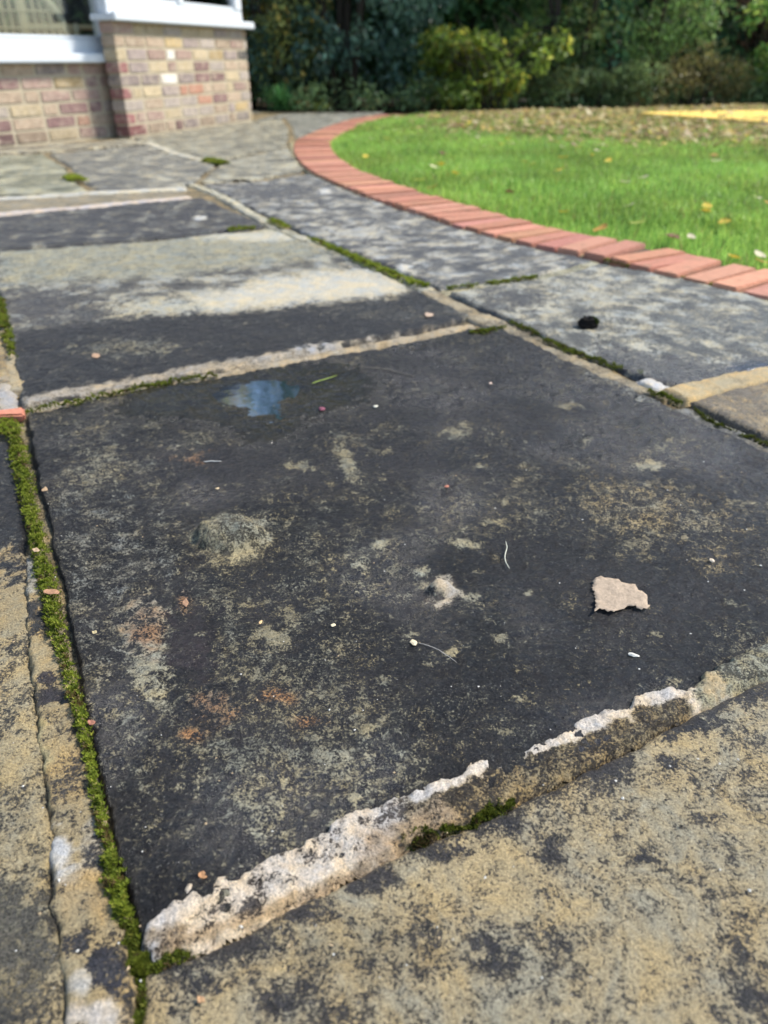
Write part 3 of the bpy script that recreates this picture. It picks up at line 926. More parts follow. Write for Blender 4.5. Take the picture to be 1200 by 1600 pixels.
# light smoothing of the far end, where a pixel is many centimetres
for _ in range(40):
    k = cum > 0
    out_c[1:40] = out_c[1:40] * 0.5 + (out_c[:39] + out_c[2:41]) * 0.25
cum = np.concatenate([[0], np.cumsum(np.linalg.norm(np.diff(out_c, axis=0), axis=1))])
BW, BL, BH = 0.065, 0.215, 0.10
edging = empty('brick_edging', (float(out_c[-1][0]), float(out_c[-1][1]), 0))
tag(edging, 'curved edging of salmon-red bricks laid side by side round the lawn', 'edging', kind='structure')
eb = [box_mesh('edging_brick', BL, BW, BH, 0.0035, wob=0.0012) for _ in range(4)]
for m_ in eb: m_.materials.append(EDGEB)
inner_pts, outer_pts = [], []
s = 0.0
i = 0
pitch = BW + 0.011
while s < cum[-1]:
    x, y = np.interp(s, cum, out_c[:, 0]), np.interp(s, cum, out_c[:, 1])
    x2, y2 = np.interp(s + 0.05, cum, out_c[:, 0]), np.interp(s + 0.05, cum, out_c[:, 1])
    x1, y1 = np.interp(max(0, s - 0.05), cum, out_c[:, 0]), np.interp(max(0, s - 0.05), cum, out_c[:, 1])
    t = np.array([x2 - x1, y2 - y1]); t /= np.linalg.norm(t)
    n = np.array([-t[1], t[0]])
    c = np.array([x, y]) + n * BL / 2
    o = link('edging_brick', eb[i % 4], None, edging, (c[0] - edging.location.x, c[1] - edging.location.y, EB_Z - BH / 2 + random.uniform(-0.003, 0.003)))
    o.rotation_euler = (random.uniform(-.01, .01), random.uniform(-.01, .01), math.atan2(n[1], n[0]) + random.uniform(-.012, .012))
    k = random.uniform(0.74, 1.12)
    o.color = (0.49 * k, 0.225 * k * random.uniform(0.93, 1.1), 0.152 * k * random.uniform(0.9, 1.12), 1)
    inner_pts.append(np.array([x, y]) + n * BL); outer_pts.append(np.array([x, y]))
    s += pitch
    i += 1
# mortar bed between and under the bricks
iv = [(p[0] - edging.location.x, p[1] - edging.location.y, EB_Z - 0.012) for p in inner_pts] + [(p[0] - edging.location.x, p[1] - edging.location.y, EB_Z - 0.012) for p in outer_pts]
nI = len(inner_pts)
bedm = mesh_np('mortar_bed', iv, [(a, a + 1, nI + a + 1, nI + a) for a in range(nI - 1)])
link('mortar_bed', bedm, plain('edging_mortar', (0.10, 0.075, 0.055), 0.95, 0.2, 60, 0.4), edging)

# ------------------------------------------------------------------ lawn
INNER = np.array(inner_pts)
lawn_poly = [tuple(p) for p in INNER[::3]] + [tuple(INNER[-1]), (2.6, 0.6), (7.0, 3.0), (8.5, 9.6), (4.4, 9.2), (1.8, 8.3), (0.4, 7.75)]


def lawn_z(X, Y):
    d = poly_sd(X, Y, lawn_poly)
    return -0.014 + 0.02 * sstep(0, 0.5, d) + 0.012 * fbm(X, Y, 0.9, 2, 8)


def litter(X, Y):
    """how thick dead leaves lie: the far right of the lawn under the trees"""
    px, py = to_px(X, Y)
    return sstep(252, 190, py - (px - 900) * 0.06 + 12 * fbm(X, Y, 1.3, 3, 12)) * sstep(600, 760, px + 40 * fbm(X, Y, 1.0, 2, 14))


res = 0.05
xs = np.arange(-0.6, 8.6, res); ys = np.arange(0.5, 9.7, res)
gx, gy = np.meshgrid(xs, ys)
X, Y = gx.ravel(), gy.ravel()
d = poly_sd(X, Y, lawn_poly)
Z = lawn_z(X, Y)
idx = np.arange(len(X)).reshape(gx.shape)
ok = (d > -0.05).reshape(gx.shape)
k = ok[:-1, :-1] & ok[1:, :-1] & ok[:-1, 1:] & ok[1:, 1:]
f = np.stack([idx[:-1, :-1][k], idx[:-1, 1:][k], idx[1:, 1:][k], idx[1:, :-1][k]], 1)
us = np.unique(f); rm = np.full(len(X), -1); rm[us] = np.arange(len(us))
lt = litter(X, Y)[us][:, None]
tint = np.array([0.11, 0.22, 0.03]) * (1 - lt) + np.array([0.17, 0.13, 0.07]) * lt
lawn_mat = NT('lawn_turf')
_c = lawn_mat.attr('tint').outputs['Color']
_p = lawn_mat.n('TexCoord').outputs['Object']
_n = lawn_mat.noise(60, 4, 0.7, 0, _p)
_cc = lawn_mat.n('CombineColor')
for _i in range(3): lawn_mat.l(lawn_mat.math('MULTIPLY', _n, 2.0), _cc.inputs[_i])
lawn_mat.l(lawn_mat.mix(1.0, _c, _cc.outputs[0], 'MULTIPLY'), lawn_mat.b.inputs['Base Color'])
lawn_mat.set(Roughness=0.95, Specular_IOR_Level=0.1)
lawn_mat.bump(_n, 0.02, 0.8)
lawn = link('lawn', mesh_np('lawn', np.stack([X[us], Y[us], Z[us]], 1), rm[f], {'tint': tint}), lawn_mat.m)
tag(lawn, 'bright green lawn inside the curved brick edging', 'lawn', kind='structure')


def blades(n, hmin, hmax, wid, dens_fn, seed):
    r = np.random.default_rng(seed)
    X = r.uniform(-0.6, 6.5, n * 6); Y = r.uniform(0.9, 9.3, n * 6)
    px, py = to_px(X, Y)
    w = dens_fn(X, Y) * (px < 1500) * (poly_sd(X, Y, lawn_poly) > 0.004)
    sel = np.where(r.uniform(0, 1, len(X)) < w)[0][:n]
    X, Y = X[sel], Y[sel]
    return X, Y, r


def grass_mesh():
    V, Fs, T = [], [], []
    base = 0
    for (n, dist0, dist1, h, w, dmax, seed) in ((70000, 0, 3.0, 0.034, 0.0026, 1.0, 1), (75000, 2.6, 5.2, 0.038, 0.0045, 0.8, 2), (60000, 4.8, 9.6, 0.042, 0.009, 0.8, 3)):
        X, Y, r = blades(n, 0, 0, 0, lambda a, b: (np.hypot(a, b) >= dist0) * (np.hypot(a, b) < dist1) * (1 - 0.75 * litter(a, b)), seed)
        m = len(X)
        z = lawn_z(X, Y)
        a = r.uniform(0, 2 * np.pi, m)
        hh = h * r.uniform(0.55, 1.15, m) * (1 + 0.25 * fbm(X, Y, 5, 2, 4))
        lean = r.uniform(0.1, 0.8, m) * hh
        la = r.uniform(0, 2 * np.pi, m)
        ww = w * r.uniform(0.7, 1.3, m)
        dx, dy = np.cos(a) * ww / 2, np.sin(a) * ww / 2
        lx, ly = np.cos(la) * lean, np.sin(la) * lean
        P = np.empty((m, 5, 3))
        P[:, 0] = np.stack([X - dx, Y - dy, z - 0.004], 1)
        P[:, 1] = np.stack([X + dx, Y + dy, z - 0.004], 1)
        P[:, 2] = np.stack([X + dx * .8 + lx * .4, Y + dy * .8 + ly * .4, z + hh * .65], 1)
        P[:, 3] = np.stack([X - dx * .8 + lx * .4, Y - dy * .8 + ly * .4, z + hh * .65], 1)
        P[:, 4] = np.stack([X + lx, Y + ly, z + hh], 1)
        V.append(P.reshape(-1, 3))
        o = base + np.arange(m)[:, None] * 5
        Fs.append(np.concatenate([o + [0, 1, 2], o + [0, 2, 3], o + [3, 2, 4]], 0))
        base += m * 5
        v = r.uniform(0.75, 1.25, m) * (1 + 0.3 * fbm(X, Y, 1.6, 3, 6))
        yl = np.clip(r.normal(0.15, 0.15, m) + 0.25 * fbm(X, Y, 2.3, 2, 9), 0, 1)
        dry = (r.uniform(0, 1, m) < 0.04 + 0.5 * litter(X, Y))
        c = np.stack([0.29 + 0.18 * yl, 0.47 + 0.04 * yl, 0.105 + 0 * yl], 1) * v[:, None]
        c[dry] = np.array([0.26, 0.21, 0.09]) * v[dry][:, None]
        T.append(np.repeat(c, 5, 0))
    return mesh_np('grass', np.concatenate(V), np.concatenate(Fs), {'tint': np.clip(np.concatenate(T), 0.005, 1)}, smooth=False)


tag(link('grass', grass_mesh(), GRASS), 'short bright green grass blades of the lawn', 'grass', kind='stuff')

# leaf litter along the far right edge, sunlight painted in as straw yellow
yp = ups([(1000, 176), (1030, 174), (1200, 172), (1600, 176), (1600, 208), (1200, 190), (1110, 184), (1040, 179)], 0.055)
ypm = bpy.data.meshes.new('sunlit_litter')
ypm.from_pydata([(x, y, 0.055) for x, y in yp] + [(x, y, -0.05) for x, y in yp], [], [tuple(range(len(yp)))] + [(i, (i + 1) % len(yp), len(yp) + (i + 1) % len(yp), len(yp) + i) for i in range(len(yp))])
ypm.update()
tag(link('sunlit_litter', ypm, plain('sunlit_litter_yellow', (0.80, 0.56, 0.14), 0.9, 0.2, 30, 0.15, 0.004)), 'strip of leaf litter beyond the lawn with sunlight painted in straw yellow', 'sunlit_litter', kind='structure')

# ------------------------------------------------------------------ trees and shrubs


def crown_mesh(name, lobes, n, size, col, var=0.35, droop=0.2, seed=0, hi=None, hi_share=0.0, shell=0.55, narrow=0.5):
    """leaf-sized faces through the volume of several lobes (cx, cy, cz, rx, ry, rz)"""
    r = np.random.default_rng(seed)
    vol = np.array([l[3] * l[4] * l[5] for l in lobes]) ** 0.75
    cnt = (n * vol / vol.sum()).astype(int)
    P = []
    for l, c in zip(lobes, cnt):
        v = r.normal(size=(c, 3)); v /= np.linalg.norm(v, axis=1)[:, None]
        rad = r.uniform(shell ** 3, 1.0, c) ** (1 / 3)
        q = v * rad[:, None] * np.array(l[3:6]) + np.array(l[:3])
        P.append(np.concatenate([q, v], 1))
    P = np.concatenate(P)
    nrm = P[:, 3:]; P = P[:, :3]
    # thin out in drifts so that gaps open
    g = fbm(P[:, 0] * 1.0 + P[:, 1] * 0.6, P[:, 2] + P[:, 1] * 0.5, 3.2, 3, seed + 2)
    keep = (g > -0.22 + 0.2 * r.normal(size=len(P))) & (P[:, 2] > 0.02)
    P, nrm, g = P[keep], nrm[keep], g[keep]
    m = len(P)
    d1 = r.normal(size=(m, 3)) + nrm * 0.8 + np.array([0, 0, -droop * 3])
    d1 /= np.linalg.norm(d1, axis=1)[:, None]
    up_ = r.normal(size=(m, 3)) * 0.7 + np.array([0, 0, 1.0]) + nrm * 0.5
    d2 = np.cross(d1, up_); d2 /= np.linalg.norm(d2, axis=1)[:, None] + 1e-9
    d3 = np.cross(d2, d1)
    L = size * r.uniform(0.6, 1.35, m)[:, None]
    W = L * narrow
    V = np.empty((m, 6, 3))
    V[:, 0] = P
    V[:, 1] = P + d1 * L * .35 + d2 * W * .5 + d3 * W * .12
    V[:, 2] = P + d1 * L * .75 + d2 * W * .34 + d3 * W * .08
    V[:, 3] = P + d1 * L - d3 * L * .12
    V[:, 4] = P + d1 * L * .75 - d2 * W * .34 + d3 * W * .08
    V[:, 5] = P + d1 * L * .35 - d2 * W * .5 + d3 * W * .12
    o = np.arange(m)[:, None] * 6
    Fc = np.concatenate([o + [0, 1, 2, 3], o + [0, 3, 4, 5]], 0)
    k = np.exp(var * r.normal(size=m))[:, None] * (1 + 0.35 * np.clip(g, -1, 1))[:, None]
    c = np.array(col) * k
    if hi is not None:
        hs = r.uniform(0, 1, m) < hi_share * (0.4 + 1.6 * sstep(-0.2, 0.5, fbm(P[:, 0], P[:, 2], 1.7, 2, seed + 8)))
        c[hs] = np.array(hi) * k[hs]
    return mesh_np(name, V.reshape(-1, 3), Fc, {'tint': np.clip(np.repeat(c, 6, 0), 0.004, 0.9)}, smooth=False)


def woody(name, loc, height, r0, n_stem, spread, lobes, n, size, col, label, cat, group, seed, **kw):
    """a shrub or tree: tapered stems with limbs, and a crown of leaves"""
    root = empty(name, (loc[0], loc[1], 0))
    tag(root, label, cat, group)
    r = random.Random(seed)
    for s_ in range(n_stem):
        a = r.uniform(0, 6.28)
        top = Vector((math.cos(a) * spread * r.uniform(.5, 1), math.sin(a) * spread * r.uniform(.5, 1), height * r.uniform(.75, 1)))
        b = Vector((math.cos(a) * spread * .12, math.sin(a) * spread * .12, -0.08))
        pts = [b.lerp(top, k / 6) + Vector((r.uniform(-1, 1), r.uniform(-1, 1), 0)) * r0 * 0.9 * (k > 0) for k in range(7)]
        st = link('trunk' if n_stem == 1 else 'stem', tube_mesh('stem', pts, [r0 * (1 - .8 * k / 6) for k in range(7)], 8), BARK, root)
        for q in range(4):
            k = r.randint(2, 5)
            e = pts[k] + Vector((r.uniform(-1, 1), r.uniform(-1, 1), r.uniform(.1, .7))) * (spread * .8 + height * .12)
            link('limb', tube_mesh('limb', [pts[k], pts[k].lerp(e, .5) + Vector((0, 0, -.03)), e], [r0 * .45, r0 * .3, r0 * .12], 6), BARK, st)
    link('crown', crown_mesh('crown', lobes, n, size, col, seed=seed, **kw), LEAF, root)
    return root


def lobes_rand(seed, w, dpt, z0, z1, n, rmin, rmax):
    r = random.Random(seed)
    out = []
    for _ in range(n):
        q = r.uniform(rmin, rmax)
        out.append((r.uniform(-w, w) * 0.8, r.uniform(-dpt, dpt) * 0.8, r.uniform(z0 + q * .6, z1 - q * .5), q * r.uniform(.9, 1.4), q * r.uniform(.8, 1.2), q * r.uniform(.6, .95)))
    return out


G1 = 'shrubs and trees along the far hedge'
# big glaucous evergreen behind the edging end
woody('evergreen_tree', (-0.45, 9.3), 4.6, 0.05, 4, 0.7, lobes_rand(3, 1.15, .7, .2, 5.8, 28, .4, .62) + lobes_rand(4, 1.1, .5, .12, 1.2, 12, .25, .4), 24000, 0.08, (0.097, 0.182, 0.132),
      'tall blue-green evergreen at the end of the brick edging', 'tree', G1, 3, hi=(0.150, 0.225, 0.180), hi_share=0.12, droop=0.3, shell=0.5)
# yellow-green shrub right of it
woody('laurel_shrub', (1.10, 8.55), 0.6, 0.014, 8, 0.6, lobes_rand(5, .85, .35, .04, .70, 20, .10, .22), 3400, 0.075, (0.205, 0.285, 0.050),
      'yellow-green broad-leaved shrub at the lawn edge', 'shrub', G1, 5, hi=(0.540, 0.510, 0.075), hi_share=0.18, shell=0.3)
# tall dark tree behind both
woody('dark_tree', (0.95, 10.4), 5.4, 0.09, 2, 0.8, lobes_rand(7, 1.5, .8, .4, 6.0, 30, .5, .85) + lobes_rand(8, 1.3, .5, .05, 1.4, 12, .3, .5), 22000, 0.11, (0.116, 0.244, 0.100),
      'tall dark green tree behind the yellow-green shrub', 'tree', G1, 7, hi=(0.240, 0.300, 0.075), hi_share=0.09, shell=0.45)
# ivy-clad trunk
iv_l = [(0.05 * math.sin(k), 0, .15 + k * .3, .2, .2, .24) for k in range(10)]
woody('ivy_trunk', (2.35, 9.2), 3.2, 0.11, 1, 0.1, iv_l, 3500, 0.06, (0.116, 0.261, 0.130), 'upright trunk wrapped in dark ivy', 'tree', G1, 9, hi=(0.120, 0.180, 0.120), hi_share=0.12, droop=0.5, shell=0.75, narrow=.9)
# yews
woody('yew_tree', (1.95, 9.1), 2.3, 0.04, 4, 0.5, lobes_rand(11, .62, .5, .12, 2.7, 18, .26, .45), 13000, 0.045, (0.142, 0.236, 0.078),
      'fine-needled yew left of the ivy-clad trunk', 'tree', G1, 11, hi=(0.195, 0.210, 0.060), hi_share=0.18, shell=0.45, narrow=.35)
woody('yew_tree', (3.0, 9.4), 2.3, 0.04, 4, 0.5, lobes_rand(13, .75, .5, .25, 2.7, 20, .28, .46), 14000, 0.05, (0.151, 0.260, 0.078),
      'fine-needled yew with drooping tips right of the ivy-clad trunk', 'tree', G1, 13, hi=(0.180, 0.210, 0.060), hi_share=0.18, droop=0.4, shell=0.45, narrow=.35)
woody('mound_shrub', (3.35, 9.15), 0.42, 0.012, 8, 0.35, lobes_rand(15, .55, .3, .02, .58, 13, .16, .26), 5200, 0.032, (0.205, 0.190, 0.070),
      'low rounded brownish-green shrub in front of the yew', 'shrub', G1, 15, hi=(0.210, 0.180, 0.060), hi_share=0.22, shell=0.5)
woody('mound_shrub', (2.25, 8.95), 0.35, 0.012, 7, 0.35, lobes_rand(16, .6, .3, .02, .45, 12, .13, .22), 4200, 0.04, (0.193, 0.267, 0.107),
      'low dark shrub at the foot of the ivy-clad trunk', 'shrub', G1, 16, hi=(0.180, 0.195, 0.060), hi_share=0.15, shell=0.5)
woody('laurel_shrub', (4.45, 9.5), 1.1, 0.02, 6, 0.5, lobes_rand(17, .6, .4, .12, 1.15, 14, .18, .32), 3600, 0.075, (0.162, 0.325, 0.075),
      'fresh green broad-leaved shrub at the right end of the hedge', 'shrub', G1, 17, hi=(0.390, 0.510, 0.120), hi_share=0.22, shell=0.3)
woody('copper_shrub', (4.4, 10.2), 1.8, 0.03, 4, 0.5, lobes_rand(19, .7, .4, .55, 2.2, 12, .28, .42), 4200, 0.06, (0.272, 0.149, 0.096),
      'reddish-brown leaved shrub above the fresh green one', 'shrub', G1, 19, hi=(0.450, 0.330, 0.210), hi_share=0.18, shell=0.4)
woody('dark_tree', (3.9, 10.9), 2.9, 0.08, 3, 0.8, lobes_rand(21, 1.3, .6, .1, 3.2, 20, .45, .7), 9000, 0.10, (0.100, 0.200, 0.095),
      'dark evergreen behind the mounded shrub', 'tree', G1, 21, hi=(0.180, 0.240, 0.075), hi_share=0.06, shell=0.45)
woody('dark_tree', (6.3, 10.6), 2.9, 0.08, 3, 0.8, lobes_rand(23, 1.3, .6, .1, 3.2, 20, .45, .7), 8000, 0.10, (0.107, 0.213, 0.086),
      'dark evergreen past the right end of the hedge', 'tree', G1, 23, hi=(0.180, 0.240, 0.075), hi_share=0.06, shell=0.45)
woody('golden_tree', (-1.72, 10.3), 3.9, 0.07, 3, 0.7, lobes_rand(25, .85, .6, .5, 4.8, 22, .32, .5), 9500, 0.07, (0.500, 0.340, 0.070),
      'golden autumn tree showing past the corner of the bay', 'tree', G1, 25, hi=(0.800, 0.750, 0.300), hi_share=0.30, shell=0.3)
woody('autumn_shrub', (-1.12, 9.35), 1.6, 0.025, 6, 0.4, lobes_rand(27, .5, .4, .12, 2.1, 15, .22, .34), 4800, 0.055, (0.236, 0.275, 0.086),
      'olive shrub with yellowing leaves beside the bay corner', 'shrub', G1, 27, hi=(0.630, 0.450, 0.105), hi_share=0.21, shell=0.35)
woody('dark_tree', (-0.9, 10.9), 2.4, 0.08, 3, 0.8, lobes_rand(29, 1.4, .6, .1, 2.7, 18, .45, .7), 8000, 0.10, (0.100, 0.200, 0.100),
      'dark evergreen filling the gap behind the blue-green one', 'tree', G1, 29, hi=(0.375, 0.330, 0.090), hi_share=0.08, shell=0.45)
woody('dark_tree', (2.2, 11.2), 3.1, 0.09, 3, 0.8, lobes_rand(31, 1.5, .6, .1, 3.4, 20, .5, .75), 8500, 0.11, (0.100, 0.200, 0.095),
      'dark evergreen behind the two yews', 'tree', G1, 31, hi=(0.300, 0.330, 0.090), hi_share=0.08, shell=0.45)
woody('broadleaf_tree', (-4.3, 11.5), 4.8, 0.12, 1, 1.0, lobes_rand(33, 1.6, 1.0, .8, 6.4, 24, .6, .9), 7000, 0.14, (0.136, 0.218, 0.054),
      'green tree hidden mostly by the house', 'tree', G1, 33, shell=0.35)


# dense clipped boundary hedge closing the garden behind them all
hb = empty('boundary_hedge', (1.5, 12.2, 0)); tag(hb, 'dense dark boundary hedge behind the trees', 'hedge')
hl = [(-8 + k * .55, 0.15 * math.sin(k * 2.1), z, .5, .38, .45) for k in range(32) for z in (.25, .85, 1.45)]
link('foliage', crown_mesh('foliage', hl, 30000, 0.10, (0.116, 0.200, 0.088), seed=41, shell=0.6), LEAF, hb)
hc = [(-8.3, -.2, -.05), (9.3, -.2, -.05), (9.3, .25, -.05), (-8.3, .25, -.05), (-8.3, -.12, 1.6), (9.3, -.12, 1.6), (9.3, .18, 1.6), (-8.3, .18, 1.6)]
link('shade_core', mesh_np('shade_core', hc, [(0, 1, 5, 4), (1, 2, 6, 5), (2, 3, 7, 6), (3, 0, 4, 7), (4, 5, 6, 7)], smooth=False), plain('hedge_shade_black', (0.012, 0.012, 0.008), .95, .1, 14, .6, .05), hb)  # solid near-black box: shade inside the hedge put in as colour
for k in range(9):
    x = -7.6 + k * 2.05
    link('stem', tube_mesh('stem', [(x, -.25, -.08), (x + .05, -.2, .7), (x, -.1, 1.5)], [.05, .04, .02], 7), BARK, hb)
ug = [(-3.6 + k * .42, 9.9 + .5 * math.sin(k * 1.7), .22 + .1 * math.sin(k * 2.3), .42, .5, .34) for k in range(27)]
ug += [(-.7 + k * .23, 8.25 + k * .057 + .08 * math.sin(k * 2.3), .10 + .03 * math.sin(k * 1.3), .22, .2, .16) for k in range(27)]
tag(link('undergrowth', crown_mesh('undergrowth', ug, 38000, 0.055, (0.161, 0.244, 0.100), seed=43, shell=0.2, hi=(0.240, 0.210, 0.075), hi_share=0.08), LEAF), 'dark leafy undergrowth filling the foot of the hedge', 'undergrowth', kind='stuff')


def arching_clump(name, loc, n, length, width, col, label, seed):
    r = np.random.default_rng(seed)
    V, Fs, T = [], [], []
    b = 0
    for i in range(n):
        a = r.uniform(0, 2 * np.pi); L = length * r.uniform(.6, 1.1); le = r.uniform(.25, 1.0)
        ox, oy = r.normal(0, .05, 2)
        w = width * r.uniform(.7, 1.2)
        nx_, ny_ = -math.sin(a), math.cos(a)
        k = 6
        for j in range(k + 1):
            t = j / k
            rr = L * le * (t ** 1.3) * .9
            zz = L * (t * 1.05 - le * .8 * t * t * 1.0) * .9
            ww = w * (1 - t ** 3) * .5 + .0005
            for s_ in (-1, 1):
                V.append((ox + math.cos(a) * rr + nx_ * ww * s_, oy + math.sin(a) * rr + ny_ * ww * s_, max(zz, .005)))
        for j in range(k):
            Fs.append((b + j * 2, b + j * 2 + 1, b + j * 2 + 3, b + j * 2 + 2))
        c = np.array(col) * r.uniform(.6, 1.5)
        T += [c] * ((k + 1) * 2)
        b += (k + 1) * 2
    root = empty(name, (*loc, 0)); tag(root, label, 'plant', 'plants at the foot of the hedge')
    link('leaves', mesh_np('leaves', V, Fs, {'tint': np.array(T)}, smooth=True), LEAF, root)
    return root


arching_clump('strap_leaf_plant', (-1.0, 8.4), 170, 0.36, 0.014, (0.11, 0.28, 0.09), 'arching clump of green strap leaves by the bay corner', 1)
arching_clump('strap_leaf_plant', (-0.62, 8.45), 40, 0.15, 0.03, (0.36, 0.42, 0.10), 'small pale green plant next to the arching clump', 2)
arching_clump('weed_tuft', up(14, 224), 60, 0.09, 0.02, (0.05, 0.11, 0.03), 'little green weed at the foot of the dwarf wall', 3)

# ------------------------------------------------------------------ house: two dwarf walls with windows above
C0 = np.array(up(205, 215)); D0 = np.array(up(397, 187))
A0 = np.array(up(0, 230)); B0 = np.array(up(190, 212))
dirL = (A0 - B0) / np.linalg.norm(A0 - B0)          # towards the camera, to the left
dirR = (D0 - C0) / np.linalg.norm(D0 - C0)
house = empty('brick_house', (C0[0], C0[1], 0))
tag(house, 'multicoloured brick bay with white-framed windows', 'house')
HO = np.array([C0[0], C0[1], 0])
brick_me = [box_mesh('brick', 0.206, 0.10, 0.058, 0.004, wob=0.0015) for _ in range(3)]
half_me = [box_mesh('brick', 0.094, 0.10, 0.058, 0.004, wob=0.0015) for _ in range(3)]
for m_ in brick_me + half_me: m_.materials.append(HOUSEB)
BCOL = [((0.33, 0.23, 0.19), 6), ((0.38, 0.29, 0.21), 9), ((0.21, 0.13, 0.12), 3), ((0.42, 0.34, 0.22), 6), ((0.34, 0.29, 0.25), 5), ((0.08, 0.08, 0.08), 0.6), ((0.58, 0.54, 0.48), 1.2),
        ((0.36, 0.19, 0.13), 0.9), ((0.27, 0.22, 0.20), 4), ((0.40, 0.30, 0.16), 0.8)]
rb = random.Random(12)


def brick_colour(dark=False):
    c = (0.22, 0.10, 0.095) if dark and rb.random() < .75 else rb.choices([c for c, _ in BCOL], [w for _, w in BCOL])[0]
    k = rb.uniform(.82, 1.2)
    return (c[0] * k, c[1] * k, c[2] * k, 1)


def dwarf_wall(p0, dirv, length, height, courses, label, quoin=False, white=False):
    """p0: start on the ground; dirv: unit direction; the face looks to the right-hand side of the direction from the camera's view"""
    nrm = np.array([dirv[1], -dirv[0]])
    if nrm[0] < 0: nrm = -nrm
    ang = math.atan2(dirv[1], dirv[0])
    c = p0 + dirv * length / 2 - nrm * 0.06
    w = link('wall', box_mesh('wall', length - 0.03, 0.09, height + 0.05, 0.0), MORTAR, house, (c[0] - HO[0], c[1] - HO[1], height / 2 - 0.025))
    w.rotation_euler = (0, 0, ang)
    w['label'] = label
    ch = height / courses
    for r_ in range(courses):
        s_ = 0.0 if r_ % 2 == 0 else -0.1125
        z = (r_ + 0.5) * ch - height / 2 + 0.025
        first = True
        while s_ < length - 0.02:
            a, b = max(s_, 0), min(s_ + 0.215, length)
            if rb.random() < 0.22 and b - a > 0.2: b = a + 0.1025
            L = b - a
            if L > 0.03:
                me = (brick_me if L > 0.15 else half_me)[rb.randrange(3)]
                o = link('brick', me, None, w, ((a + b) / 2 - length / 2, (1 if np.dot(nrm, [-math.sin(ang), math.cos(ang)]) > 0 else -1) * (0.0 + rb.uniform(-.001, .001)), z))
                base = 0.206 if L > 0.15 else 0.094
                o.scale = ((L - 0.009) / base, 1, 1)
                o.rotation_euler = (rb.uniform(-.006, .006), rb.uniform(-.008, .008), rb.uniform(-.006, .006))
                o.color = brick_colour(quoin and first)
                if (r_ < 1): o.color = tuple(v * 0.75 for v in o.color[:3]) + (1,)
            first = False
            s_ = b + 0.0105
    return w, nrm, ang


HR, HL_ = 0.645, 0.425
wr, nR, aR = dwarf_wall(C0, dirR, 1.745, HR, 9, 'taller dwarf wall in mixed purple, tan and cream bricks', quoin=True)
B0 = B0 - dirL * 0.12
wl, nL, aL = dwarf_wall(B0, dirL, 2.6, HL_, 6, 'lower dwarf wall under the large window')
# return wall at the far end of the bay
dirE = -nR
we, nE, aE = dwarf_wall(D0 + dirE * 0.11, dirE, 1.2, HR, 9, 'end wall of the bay facing the hedge')


def window(p0, dirv, nrm, length, z0, z1, posts, label, sill_end=0.04):
    """white frame standing on a dwarf wall: sill, rails, posts and panes"""
    ang = math.atan2(dirv[1], dirv[0])
    c = p0 + dirv * length / 2
    w = empty('window', (c[0] - HO[0], c[1] - HO[1], z0), ang)
    w.parent = house
    w['label'] = label
    sgn = 1 if np.dot(nrm, [-math.sin(ang), math.cos(ang)]) > 0 else -1

    def part(nm, sx, sy, sz, x, y, z, mat=UPVC, bev=0.006):
        o = link(nm, box_mesh(nm, sx, sy, sz, bev), mat, w, (x, y * sgn, z))
        return o
    part('sill', length + sill_end * 2, 0.17, 0.035, 0, -0.02, 0.0175)
    part('sill_nosing', length + sill_end * 2 + .006, 0.03, 0.05, 0, 0.068, 0.0225, bev=0.008)
    H = z1 - z0
    part('bottom_rail', length, 0.07, 0.085, 0, -0.035, 0.0785)
    part('top_rail', length, 0.07, 0.085, 0, -0.035, H - 0.0425)
    for x, wd in posts:
        part('post', wd, 0.074, H - 0.206, x - length / 2, -0.035, 0.121 + (H - 0.206) / 2)
    ps = sorted(posts)
    for (xa, wa), (xb, wb) in zip(ps[:-1], ps[1:]):
        a, b = xa + wa / 2, xb - wb / 2
        for nm, sx, sz, zz in (('bead', b - a - .004, .02, .132), ('bead', b - a - .004, .02, H - .096)):
            part(nm, sx, .045, sz, (a + b) / 2 - length / 2, -0.035, zz, bev=.004)
        part('pane', b - a - .002, 0.006, H - 0.25, (a + b) / 2 - length / 2, -0.04, 0.142 + (H - 0.25) / 2 - .008, GLASS, 0.0)
    return w


window(C0 - nR * 0.03, dirR, nR, 1.745, HR, 1.95, [(0.05, .10), (0.86, .07), (1.69, .11)], 'white two-pane window over the taller wall')
window(B0 - nL * 0.03, dirL, nL, 2.6, HL_, 1.95, [(0.06, .12), (1.25, .08), (2.54, .12)], 'large white window with the cane chair behind it')
# simple lean-to roof and interior behind the glass
roof_pts = [B0 + dirL * 2.7 + nL * .12, B0 + nL * .12, C0 + nR * .12, D0 + nR * .12 + dirR * .1, D0 + dirR * .1 + dirE * 2.6, B0 + dirL * 2.7 - nL * 2.6]
rv = [(p[0] - HO[0], p[1] - HO[1], 1.955) for p in roof_pts] + [(p[0] - HO[0], p[1] - HO[1], 2.06) for p in roof_pts]
nr = len(roof_pts)
rm_ = bpy.data.meshes.new('roof')
rm_.from_pydata(rv, [], [tuple(range(nr - 1, -1, -1)), tuple(range(nr, 2 * nr))] + [(i, (i + 1) % nr, nr + (i + 1) % nr, nr + i) for i in range(nr)])
rm_.update()
link('roof', rm_, GLASS, house)
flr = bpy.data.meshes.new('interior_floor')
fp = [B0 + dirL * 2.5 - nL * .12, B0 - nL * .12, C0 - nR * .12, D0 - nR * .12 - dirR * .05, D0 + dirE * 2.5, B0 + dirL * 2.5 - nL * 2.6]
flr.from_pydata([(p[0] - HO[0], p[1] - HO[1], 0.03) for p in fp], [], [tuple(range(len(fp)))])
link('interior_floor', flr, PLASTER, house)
bw0, bw1 = B0 + dirL * 2.6 - nL * 2.6, D0 + dirE * 2.55
